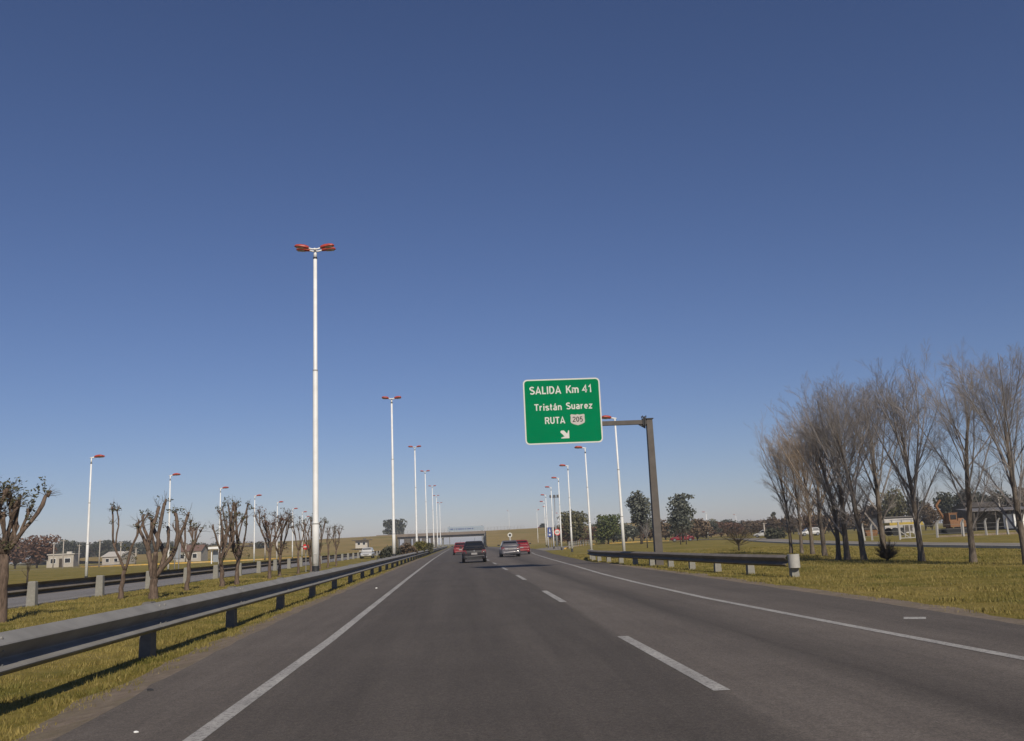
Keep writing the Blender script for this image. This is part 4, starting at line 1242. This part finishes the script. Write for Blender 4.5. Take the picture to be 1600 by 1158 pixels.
g = G(1387, 876.5); bushy('twiggy_bush', 'round dense bare twiggy bush standing among the poplar trunks', 31, 1.05, 1.0, (g[0], g[1], 0), stem=.10, n=80, up=.06, tilt=1.25, spread=.45)
g = G(1155, 861); bushy('thorn_tree', 'low wide bare thorn tree on the grass left of the poplars', 32, 2.2, 4.6, (g[0], g[1], 0), stem=.30, n=44, up=.02, tilt=1.4, cat='tree', spread=.6)
for u, Y, hh, sd, lab in [(1064, 118, 2.6, 33, 'left of two slim bare saplings in front of the red car'), (1073, 116, 3.0, 34, 'right of two slim bare saplings in front of the red car'),
                          (1012, 100, 3.6, 35, 'slim pale sapling left of the brown sign pole')]:
    bushy('sapling', lab, sd, hh, 2.0, (GX(u, Y), Y, 0), 'thorn' if sd != 35 else 'twig', stem=.42, n=14, up=.1, tilt=.7, cat='tree')
g = (GX(43, 62), 62); bushy('sapling', 'thin young bare sapling in the left field before the brown trees', 36, 2.0, 1.1, (g[0], g[1], ZL), 'thorn', stem=.5, n=8, up=.1, tilt=.7, cat='tree')

# trees in leaf
def at(u, Y, z=0): return (GX(u, Y), Y, z)
def hgt(u, v, Y, z=0): return ZZ(u, v, Y) - z
def wid(du, Y): return du * Y / F
LT = [  # name, label, u, Y, top v, width px, material, trunk share, lobes, leaf, count, shape
    ('eucalyptus_tree', 'tall narrow grey green eucalyptus just left of the brown sign pole', 1003, 150, 767, 64, 'leaf_grey', .22, 12, .34, 2600, 'gum'),
    ('eucalyptus_tree', 'broad grey green eucalyptus just right of the brown sign pole', 1068, 150, 771, 74, 'leaf_grey', .22, 13, .34, 2900, 'gum'),
    ('brown_tree', 'brownish leafy tree filling the gap right under the right eucalyptus', 1090, 165, 810, 52, 'leaf_brown', .15, 8, .34, 1500, 'round'),
    ('brown_tree', 'brownish tree in front of the left eucalyptus foot', 1032, 170, 804, 56, 'leaf_brown', .15, 8, .34, 1500, 'round'),
    ('willow_tree', 'left of the two bushy olive willows behind the right lamp posts', 901, 172, 797, 66, 'leaf_olive', .10, 12, .36, 2600, 'round'),
    ('willow_tree', 'right and greener of the two bushy willows behind the right lamp posts', 951, 180, 803, 58, 'leaf_green', .10, 11, .36, 2300, 'round'),
    ('brown_tree', 'dim grey leafy tree between the greener willow and the left eucalyptus', 978, 205, 813, 44, 'leaf_grey', .10, 8, .4, 1300, 'round'),
    ('broad_tree', 'big dark round tree behind the left end of the bridge', 616, 480, 811, 44, 'leaf_dark', .10, 10, .9, 1700, 'round'),
    ('dark_tree', 'small dark tree on the embankment left of the blue road sign', 850, 470, 818, 18, 'leaf_dark', .15, 6, .7, 600, 'round'),
    ('dark_shrub', 'dark green low shrub left of the poplar row, beside the white car', 1213, 140, 824, 40, 'leaf_dark', .06, 8, .3, 1500, 'mass'),
]
for nm, lab, u, Y, vt, wpx, lm, ts, nl, lf, ct, shp in LT:
    zb = 6.0 if u == 850 else (4.5 if u == 616 else 0)
    o = leafy(nm, lab, 500 + u, hgt(u, vt, Y, zb), wid(wpx, Y), lm, ts, nl, lf, ct, None, shp, gap=.42 if shp == 'gum' else .34, cat='shrub' if 'shrub' in nm else 'tree')
    o.location = at(u, Y, zb)
# median shrubs
for i, (u, Y, vt, wpx, lm, lab) in enumerate([(603, 92, 849, 40, 'leaf_dark', 'dark green clipped bush in the median, left of the second lamp post'), (628, 98, 848, 34, 'leaf_brown', 'brownish bush in the median, right of the second lamp post'),
                                              (650, 118, 845, 26, 'leaf_yellow', 'yellowish green bush in the median before the third lamp post'), (664, 135, 846, 20, 'leaf_olive', 'small olive bush in the median behind the third lamp post')]):
    o = leafy('median_bush', lab, 700 + i, hgt(u, vt, Y, ZL), wid(wpx, Y), lm, .05, 9, .16, 2200, 'bushes in the median', 'mass', gap=.2, cat='bush')
    o.location = (GX(u, Y) + .6, Y, ZL)

# tree belts: three kinds of mesh, copied at different sizes
kinds = {k: None for k in ('leaf_dark', 'leaf_brown', 'leaf_grey', 'leaf_rust', 'leaf_olive')}
GF = 'trees along the horizon'
belt = []
for u, Y, vt, wpx, k in [(24, 235, 842, 50, 'leaf_rust'), (58, 225, 837, 58, 'leaf_rust'), (-12, 240, 835, 50, 'leaf_brown'), (102, 380, 843, 34, 'leaf_dark'), (132, 400, 847, 30, 'leaf_dark'), (160, 390, 844, 36, 'leaf_dark'),
                         (196, 410, 850, 36, 'leaf_dark'), (226, 380, 846, 36, 'leaf_grey'), (258, 400, 848, 34, 'leaf_dark'), (292, 400, 846, 36, 'leaf_brown'), (318, 380, 850, 32, 'leaf_dark'), (352, 400, 852, 34, 'leaf_brown'),
                         (385, 400, 849, 34, 'leaf_brown'), (408, 380, 846, 30, 'leaf_dark'), (440, 420, 846, 36, 'leaf_olive'), (470, 420, 848, 30, 'leaf_brown'),
                         (1112, 260, 811, 36, 'leaf_olive'), (1138, 270, 815, 34, 'leaf_grey'), (1165, 250, 818, 34, 'leaf_brown'), (1186, 230, 812, 30, 'leaf_brown'), (1210, 220, 806, 32, 'leaf_brown'), (1236, 210, 804, 36, 'leaf_brown'),
                         (1262, 210, 803, 36, 'leaf_rust'), (1290, 200, 800, 38, 'leaf_brown'), (1320, 200, 798, 40, 'leaf_brown'), (1350, 190, 790, 40, 'leaf_brown'), (1376, 180, 784, 38, 'leaf_brown'), (1402, 175, 763, 52, 'leaf_olive'), (1436, 175, 776, 36, 'leaf_dark'), (1458, 170, 783, 34, 'leaf_brown'),
                         (1487, 175, 768, 44, 'leaf_dark'), (1515, 180, 763, 40, 'leaf_dark'), (1540, 180, 768, 40, 'leaf_dark'), (1572, 170, 766, 44, 'leaf_dark'), (1602, 165, 757, 50, 'leaf_brown'), (1640, 165, 750, 60, 'leaf_dark')]:
    belt.append((u, Y, vt, wpx, k))
rb_ = random.Random(44)
for u in range(1100, 1400, 13):
    belt.append((u + rb_.uniform(-4, 4), rb_.uniform(240, 300), 815 - (u - 1100) * .05 + rb_.uniform(-4, 5), rb_.uniform(34, 46), rb_.choice(('leaf_brown', 'leaf_brown', 'leaf_rust', 'leaf_olive', 'leaf_dark'))))
for u in range(70, 480, 17):
    belt.append((u + rb_.uniform(-5, 5), rb_.uniform(420, 500), 849 + rb_.uniform(-4, 4) - (u - 70) * .004, rb_.uniform(28, 40), rb_.choice(('leaf_dark', 'leaf_dark', 'leaf_brown', 'leaf_grey'))))
for u in range(872, 1104, 12):
    belt.append((u + rb_.uniform(-4, 4), rb_.uniform(205, 240), 822 + rb_.uniform(-6, 5), rb_.uniform(30, 42), rb_.choice(('leaf_brown', 'leaf_brown', 'leaf_olive', 'leaf_grey', 'leaf_rust'))))
belt.sort(key=lambda q: q[0])
cnt = {}
KW = dict(leaf_dark='dark green', leaf_brown='brown', leaf_grey='grey green', leaf_rust='rust coloured', leaf_olive='olive')
tot = {}
for u, Y, vt, wpx, k in belt:
    side = 'left' if u < 800 else 'right'; key = (k, side); cnt[key] = cnt.get(key, 0) + 1
    z0_ = ZL if u < 800 else 0; hh = hgt(u, vt, Y, z0_); ww = wid(wpx, Y)
    lab = f"{ordn(cnt[key])} {KW[k]} tree from the left along the horizon {side} of the motorway"
    if kinds[k] is None:
        kinds[k] = leafy('horizon_tree', lab, 900 + len(cnt), 10, 10, k, .10, 13, .55, 2600, GF, 'round', gap=.32)
        o = kinds[k]; o.location = at(u, Y, z0_)
    else: o = dup(kinds[k], lab, at(u, Y, z0_), (u * .37) % 6.28, GF)
    o.scale = (ww / 9.5, ww / 9.5, hh / 9.8)
# dark pines standing out
for u, Y, vt, lab in [(1212, 230, 799, 'thin dark cypress rising above the brown trees left of the poplars'), (1448, 172, 781, 'small dark cypress right of the sheet wall')]:
    o = leafy('cypress_tree', lab, u, hgt(u, vt, Y), 2.4, 'leaf_dark', .05, 10, .3, 900, None, 'gum', gap=.2); o.location = at(u, Y)


# ------------------------------------------------------------------ houses, yard, poles
def house(name, label, u, Y, w, d, h, rz, wall, roofm, flat, zbase, wins, door=None, cat='house', over=.25, rise=1.3):
    t = thing(name, label, cat, at(u, Y, zbase), rz)
    mb = MB(); mb.box((0, 0, h / 2 - .1), (w, d, h + .2))
    if not flat:
        mb.prism([(-w / 2, -d / 2, h), (-w / 2, d / 2, h), (-w / 2, 0, h + rise)], (w, 0, 0))
    mb.build('wall', M[wall], t)
    mb = MB()
    if flat: mb.box((0, 0, h + .12), (w + over * 2, d + over * 2, .22)); mb.box((w * .2, .3, h + .45), (1.1, 1.0, .5))
    else:
        for sy in (-1, 1):
            a = (d / 2 + over); zl = h + rise * (1 - a / (d / 2))
            mb.prism([(-w / 2 - over, sy * a, zl + .03), (-w / 2 - over, 0, h + rise + .03), (-w / 2 - over, 0, h + rise + .15), (-w / 2 - over, sy * a, zl + .15)], (w + 2 * over, 0, 0))
    mb.build('roof', M[roofm], t)
    for x, z, ww, wh in wins:
        mb = MB(); mb.box((x, -d / 2 - .01, z), (ww + .16, .08, wh + .16)); f = mb.build('window', M['white_paint'], t)
        mb = MB(); mb.box((x, -d / 2 - .04, z), (ww, .06, wh)); mb.build('pane', M['glass'], f)
    if door:
        mb = MB(); mb.box((door, -d / 2 - .02, 1.0), (.95, .08, 2.05)); dd = mb.build('door', M['bark_dark'], t)
        mb = MB(); mb.box((door + .36, -d / 2 - .08, 1.0), (.06, .06, .14)); mb.build('handle', M['chrome'], dd)
    return t


house('white_house', 'small cream flat roofed house between the brown trees and the leftmost lamp post', 100, 225, 5.6, 5, 2.9, .12, 'cream_wall', 'pale_kerb', True, ZL, [(-1.7, 1.5, 1.1, 1.0), (1.5, 1.5, 1.2, 1.0)], 0.1)
house('annex', 'low white lean-to shed beside the cream flat roofed house', 82, 224, 1.8, 2.5, 1.6, .1, 'cream_wall', 'roof_grey', True, ZL, [(0, .9, .5, .5)], None, 'shed', .1)
house('white_house', 'pale gable roofed house in the far left field behind the big pollarded tree', 186, 240, 5.4, 6, 2.0, -.25, 'cream_wall', 'pale_kerb', False, ZL, [(-1.2, 1.1, .9, .8), (1.2, 1.1, .9, .8)], 0.0, rise=1.1)
house('white_house', 'pale house glimpsed between the pollarded trees, below the second left lamp post', 300, 230, 6, 6, 2.5, 0, 'cream_wall', 'roof_red', False, ZL, [(-1.5, 1.3, 1, 1), (1.5, 1.3, 1, 1)], 0.0)
house('toll_building', 'pale grey block with a dark flat roof at the left foot of the bridge embankment', 566, 330, 4.2, 5, 2.5, 0, 'pale_kerb', 'deck_beam', True, 1.4, [(-.9, 1.4, .9, .9), (.9, 1.4, .9, .9)], None, 'building', 1.2)
house('house', 'house with dark walls and a pale framed upper window behind the yard', 1533, 165, 6.4, 6, 3.9, .1, 'shed_dark', 'shed_dark', False, 0, [(.2, 2.9, 1.6, 1.4), (2.4, 2.9, .9, 1.0)], -2.5, rise=.8)
# open shed with a dark inside and a white panel door
t = thing('open_shed', 'dark open fronted shed with a grey sheet roof at the right photo edge', 'shed', at(1572, 125))
mb = MB(); mb.box((0, 3, 1.3), (9.5, .12, 2.8)); mb.box((-4.7, 1.2, 1.3), (.12, 3.6, 2.8)); mb.box((4.7, 1.2, 1.3), (.12, 3.6, 2.8)); mb.build('wall', M['shed_dark'], t)
mb = MB(); mb.hexa([(-5, -.9, 2.7), (5, -.9, 2.7), (5, 3.3, 3.1), (-5, 3.3, 3.1), (-5, -.9, 2.8), (5, -.9, 2.8), (5, 3.3, 3.2), (-5, 3.3, 3.2)]); mb.build('roof', M['roof_grey'], t)
for x in (-4.6, -1.5, 1.5, 4.6):
    mb = MB(); mb.box((x, -.6, 1.3), (.16, .16, 2.78)); mb.build('post', M['shed_dark'], t)
t = thing('white_container', 'bright white panel sided cabin by the open shed at the right photo edge', 'cabin', at(1590, 118))
mb = MB(); mb.box((0, 0, 1.15), (1.8, 2.4, 1.9)); mb.build('body', M['white_paint'], t)
mb = MB(); mb.box((0, 0, 2.16), (1.95, 2.6, .1)); mb.build('roof', M['roof_grey'], t)
mb = MB(); mb.box((-.55, 0, .1), (.2, 2.2, .3)); mb.box((.55, 0, .1), (.2, 2.2, .3)); mb.build('skid', M['trim'], t)
# sheet wall building
Y = 138
t = thing('sheet_wall_building', 'low building with a pale weathered sheet wall behind the poplars', 'building', at(1411, Y))
w = wid(54, Y); h = hgt(1411, 808, Y)
mb = MB()
for k in range(14):                                    # overlapping horizontal boards
    z = h * k / 14
    mb.hexa([(-w / 2, -.05, z), (w / 2, -.05, z), (w / 2, .1, z), (-w / 2, .1, z), (-w / 2, .0, z + h / 14), (w / 2, .0, z + h / 14), (w / 2, .1, z + h / 14), (-w / 2, .1, z + h / 14)])
mb.box((0, 2.6, h / 2), (w, 5, h)); mb.build('wall', M['sheet_wall'], t)
mb = MB(); mb.box((0, 2.5, h + .07), (w + .4, 5.6, .12)); mb.build('roof', M['roof_grey'], t)
mb = MB(); mb.box((w * .18, -.08, h * .36), (w * .28, .1, h * .5)); mb.build('door', M['shed_dark'], t)
# yellow low trailer, orange excavator, dump skip
Y = 112
t = thing('yellow_trailer', 'long low yellow flatbed trailer parked behind the white gate', 'trailer', at(1413, Y), .05)
mb = MB(); mb.box((0, 0, 1.45), (4.4, 1.9, .34)); mb.box((2.3, 0, 1.3), (.9, .3, .2)); mb.build('bed', M['yellow'], t)
mb = MB()
for x in (-1.9, -.6, .7, 1.9): mb.box((x, -.93, 1.75), (.08, .06, .4))
mb.box((0, -.93, 1.92), (4.2, .05, .05)); mb.build('side_rail', M['rim'], t)
for x in (-1.5, -.6):
    for y in (-.8, .8):
        mb = MB(); mb.tube([(x, y - .12, .5), (x, y + .12, .5)], .5, 16); mb.build('wheel', M['rubber'], t)
mb = MB(); mb.box((1.9, 0, .65), (.12, .12, 1.3)); mb.build('stand', M['trim'], t)
Y = 104
t = thing('orange_excavator', 'rusty orange excavator with a raised boom standing in the fenced yard', 'excavator', at(1490, Y), 0)
for y in (-.95, .95):
    mb = MB(); mb.prism([(-1.4, y - .22, .35), (-1.15, y - .22, .02), (1.15, y - .22, .02), (1.4, y - .22, .35), (1.15, y - .22, .68), (-1.15, y - .22, .68)], (0, .44, 0)); mb.build('track', M['rubber'], t)
mb = MB(); mb.box((.35, 0, 1.15), (1.9, 1.7, .7)); mb.hexa([(.4, -.8, 1.5), (1.25, -.8, 1.5), (1.25, .8, 1.5), (.4, .8, 1.5), (.45, -.75, 1.8), (1.1, -.75, 1.8), (1.1, .75, 1.8), (.45, .75, 1.8)]); mb.build('body', M['orange'], t)
mb = MB(); mb.box((-.15, -.35, 1.9), (.95, .9, .9)); mb.box((-.15, -.35, 2.4), (1.1, 1.0, .1)); cb = mb.build('cab', M['orange'], t)
mb = MB(); mb.box((-.15, -.82, 1.95), (.7, .03, .55)); mb.build('window', M['glass'], cb)
mb = MB()
for p, q, a in [((-.5, .2, 1.4), (-1.5, .2, 3.3), .16), ((-1.5, .2, 3.3), (-.9, .2, 4.0), .13)]: mb.tube([p, q], a, 6)
mb.build('boom', M['orange'], t)
mb = MB(); mb.tube([(-1.5, .2, 3.4), (-.6, .2, 1.3), (-.2, .2, .25)], [.11, .13, .08], 6); mb.build('stick', M['orange'], t)
mb = MB(); mb.prism([(-.5, -.1, .95), (-.05, -.1, 1.0), (.1, -.1, .5), (-.15, -.1, .12), (-.45, -.1, .3)], (0, .6, 0)); mb.build('bucket', M['orange'], t)
t = thing('orange_machine', 'small rusty orange skip beside the poplar trunks, left of the twiggy bush', 'skip', at(1361, 108))
mb = MB(); mb.hexa([(-.6, -.5, .15), (.6, -.5, .15), (.6, .5, .15), (-.6, .5, .15), (-.9, -.65, 1.0), (.9, -.65, 1.0), (.9, .65, 1.0), (-.9, .65, 1.0)]); mb.build('tub', M['orange'], t)
mb = MB(); mb.box((0, -.68, .95), (1.9, .08, .1)); mb.build('rim', M['trim'], t)
# white tubular gate
Y = 80
t = thing('white_gate', 'white tubular yard gate with diagonal braces, left of the thickest poplar trunk', 'gate', at(1424, Y))
w = wid(15.5, Y)
for x0_, x1_ in ((-w, -.02), (.02, w)):
    mb = MB()
    for p, q in [((x0_, 0, .1), (x0_, 0, 1.35)), ((x1_, 0, .1), (x1_, 0, 1.3)), ((x0_, 0, .15), (x1_, 0, .15)), ((x0_, 0, 1.3), (x1_, 0, 1.3)), ((x0_, 0, .75), (x1_, 0, .15)), (((x0_ + x1_) / 2, 0, .15), ((x0_ + x1_) / 2, 0, 1.3))]: mb.tube([p, q], .045, 6)
    mb.build('gate_leaf', M['off_white'], t)
mb = MB()
for x in (-w - .1, w + .1): mb.tube([(x, 0, -.2), (x, 0, 1.6)], .08, 8)
mb.build('gate_post', M['off_white'], t)
mb = MB(); mb.box((.45, -.05, .85), (.4, .02, .35)); mb.build('notice', M['off_white'], t)
# fence of concrete posts with bent tips
Y = 84
fu = [1352, 1364, 1466, 1472, 1507, 1512, 1543, 1559, 1577, 1596, 1615]
xs = [GX(u, Y) for u in fu]
t = thing('concrete_post_fence', 'yard fence of white concrete posts with bent tips and thin wires', 'fence', (xs[0], Y, 0))
pm = MB()
pm.loft([[(x * k, y * k + oy, z) for x, y in ((-.075, -.075), (.075, -.075), (.075, .075), (-.075, .075))] for k, oy, z in ((1, 0, -.2), (1, 0, .95), (.95, 0, 1.25), (.85, -.05, 1.38), (.75, -.2, 1.62))])
pme = pm.mesh('post', M['off_white'])
for i, x in enumerate(xs):
    o = link('post', pme, t); o.location = (x - xs[0], (0 if i not in (3, 5) else .7), 0); o.rotation_euler = (0, .04 * ((i * 7) % 5 - 2) + (.16 if i in (3, 5, 7) else 0), .3 * ((i * 3) % 4))
mb = MB()
for z in (.35, .75, 1.15): mb.tube([(0, 0, z), (xs[-1] - xs[0], 0, z)], .012, 4)
mb.build('wire', M['galvanised'], t)
mb = MB(); mb.box(((xs[-1] + xs[2]) / 2 - xs[0], .1, .08), (xs[-1] - xs[2], .1, .2)); mb.build('plinth', M['soil'], t)
# utility poles
GU = 'utility poles of the left field'
pp = None
PL = [(98, 843, 195), (123, 851, 215), (155, 843, 185), (188, 846, 205), (212, 856, 200), (290, 850, 190), (414, 846, 170), (83, 848, 205)]
for i, (u, vt, Y) in enumerate(sorted(PL)):
    lab = f'{ORD[i]} pale utility pole from the left in the far left field'
    if pp is None:
        pp = thing('utility_pole', lab, 'utility pole', at(u, Y, ZL), 0, GU)
        mb = MB(); mb.tube([(0, 0, -.2), (0, 0, 6)], [.14, .10], 8); mb.build('shaft', M['wood_pole'], pp, True)
        mb = MB(); mb.box((0, -.14, 5.7), (1.0, .1, .1)); mb.build('crossarm', M['wood_pole'], pp)
        pp.scale = (1, 1, hgt(u, vt, Y, ZL) / 6)
    else: dup(pp, lab, at(u, Y, ZL), 0, GU, (1, 1, hgt(u, vt, Y, ZL) / 6))
for i, (u, vt, Y, lab) in enumerate([(1196, 817, 165, 'short pale utility pole beside the white car left of the poplars'), (1568, 775, 150, 'tall grey utility pole with crossarm above the open shed')]):
    dup(pp, lab, at(u, Y), .2, None, (1, 1, hgt(u, vt, Y) / 6))['group'] = 'utility poles on the right'
# steel road-side railing at the start of the exit road
t = thing('exit_railing', 'low pale railing along the far exit road, right of the round speed sign', 'railing', (14, 140, 0))
pts = [Vector((p.x - 14, p.y - 140, 0)) for p in rp[3:16]]
mb = MB()
for z in (.45, .85): mb.tube([(p.x + 3.2, p.y - .3, z) for p in pts], .05, 6)
mb.build('rail', M['galvanised'], t)
for p in pts:
    mb = MB(); mb.box((p.x + 3.2, p.y - .25, .45), (.12, .1, 1.0)); mb.build('post', M['galvanised'], t)
# litter
for i, (u, v, s, lab) in enumerate([(212, 1147, .02, 'scrap of white litter on the asphalt at the bottom left'), (588, 920, .045, 'white scrap of litter on the left shoulder near the verge'), (234, 1081, .035, 'dark scrap of litter where the left verge meets the asphalt')]):
    g = G(u, v); mb = MB(); r_ = random.Random(i)
    mb.loft([[(s * k * (1 + r_.uniform(-.3, .3)) * math.cos(a * 1.05), s * k * .7 * math.sin(a * 1.05), z) for a in range(6)] for k, z in ((1, 0), (.9, s * .35), (.4, s * .6))])
    o = mb.build('litter', M['litter'] if i < 2 else M['trim']); o.location = (g[0], g[1], .012); tag(o, lab, 'litter', None, 'thing')


# ------------------------------------------------------------------ grass blades (one mass)
def grass(name, n, sampler, seed):
    r = np.random.default_rng(seed); V = []; T = []
    xy, hs_ = sampler(r, n)
    n = len(xy); z0_ = np.array([gz(x, y) for x, y in xy])
    ang = r.uniform(0, 2 * np.pi, n); ln = r.uniform(0, .9, n) * hs_; la = r.uniform(0, 2 * np.pi, n); w = hs_ * r.uniform(.06, .12, n) + .0025
    dist = xy[:, 1]; w = np.maximum(w, dist * .00035)
    v = np.zeros((n, 3, 3))
    v[:, 0, 0] = xy[:, 0] - np.cos(ang) * w; v[:, 0, 1] = xy[:, 1] - np.sin(ang) * w
    v[:, 1, 0] = xy[:, 0] + np.cos(ang) * w; v[:, 1, 1] = xy[:, 1] + np.sin(ang) * w
    v[:, 2, 0] = xy[:, 0] + np.cos(la) * ln; v[:, 2, 1] = xy[:, 1] + np.sin(la) * ln
    v[:, 0, 2] = v[:, 1, 2] = z0_ - .005; v[:, 2, 2] = z0_ + hs_
    me = bpy.data.meshes.new(name); me.vertices.add(n * 3); me.vertices.foreach_set('co', v.ravel())
    me.loops.add(n * 3); me.loops.foreach_set('vertex_index', np.arange(n * 3)); me.polygons.add(n)
    me.polygons.foreach_set('loop_start', np.arange(n) * 3); me.materials.append(M['blades'])
    a = me.attributes.new('tint', 'FLOAT', 'POINT'); a.data.foreach_set('value', np.repeat(r.uniform(0, 1, n), 3).astype(np.float32))
    me.update(); me.validate()
    return tag(link(name, me), kind='stuff')


def clump(x, y, s=1.6): return mnoise.noise((x * s, y * s, 4.2)) + .6 * mnoise.noise((x * s * 3.1, y * s * 3.1, 8.8))
def left_sampler(r, n):
    y = 4.6 + (58 - 4.6) * r.random(n) ** 2.1; x = r.uniform(-15.2, -3.2, n)
    out = []; hh = []
    for xx, yy, q in zip(x, y, r.random(n)):
        e = interp(L_EDGE, yy)
        if xx > e + .02: continue
        c = clump(xx, yy); soil = max(0, 1 - (e - xx) / .62)
        if q > .55 + .6 * c - soil * 1.0: continue
        if -11.7 - (yy > 70) < xx < -14.8: continue
        out.append((xx, yy)); hh.append((.028 + .034 * max(0, c + .45)) * (1 - .4 * soil) * (.7 + .6 * q) * (1 + yy * .012))
    return np.array(out), np.array(hh)
def right_sampler(r, n):
    y = 9 + (75 - 9) * r.random(n) ** 1.6; x = 7.3 + (26 - 7.3) * r.random(n) ** 1.3
    out = []; hh = []
    for xx, yy, q in zip(x, y, r.random(n)):
        e = interp(R_EDGE, yy)
        if xx < e - .02 or xx / yy > .72: continue
        c = clump(xx, yy, .9); soil = max(0, 1 - (xx - e) / .6)
        if q > .55 + .6 * c - soil * 1.0: continue
        out.append((xx, yy)); hh.append((.028 + .036 * max(0, c + .45)) * (.7 + .6 * q) * (1 + yy * .008))
    return np.array(out), np.array(hh)
tag(grass('median_grass', 330000, left_sampler, 5)); tag(grass('verge_grass', 230000, right_sampler, 6))


# ------------------------------------------------------------------ thin air haze over the whole place
m = bpy.data.materials.new('haze_air'); m.use_nodes = True
for n in list(m.node_tree.nodes):
    if n.type == 'BSDF_PRINCIPLED': m.node_tree.nodes.remove(n)
pv = m.node_tree.nodes.new('ShaderNodeVolumePrincipled'); pv.inputs['Color'].default_value = (.86, .92, 1.0, 1); pv.inputs['Density'].default_value = .00036
m.node_tree.links.new(pv.outputs[0], m.node_tree.nodes['Material Output'].inputs['Volume'])
mb = MB(); mb.box((0, 2000, 9.0), (9000, 5400, 22.0)); tag(mb.build('haze', m), kind='stuff')
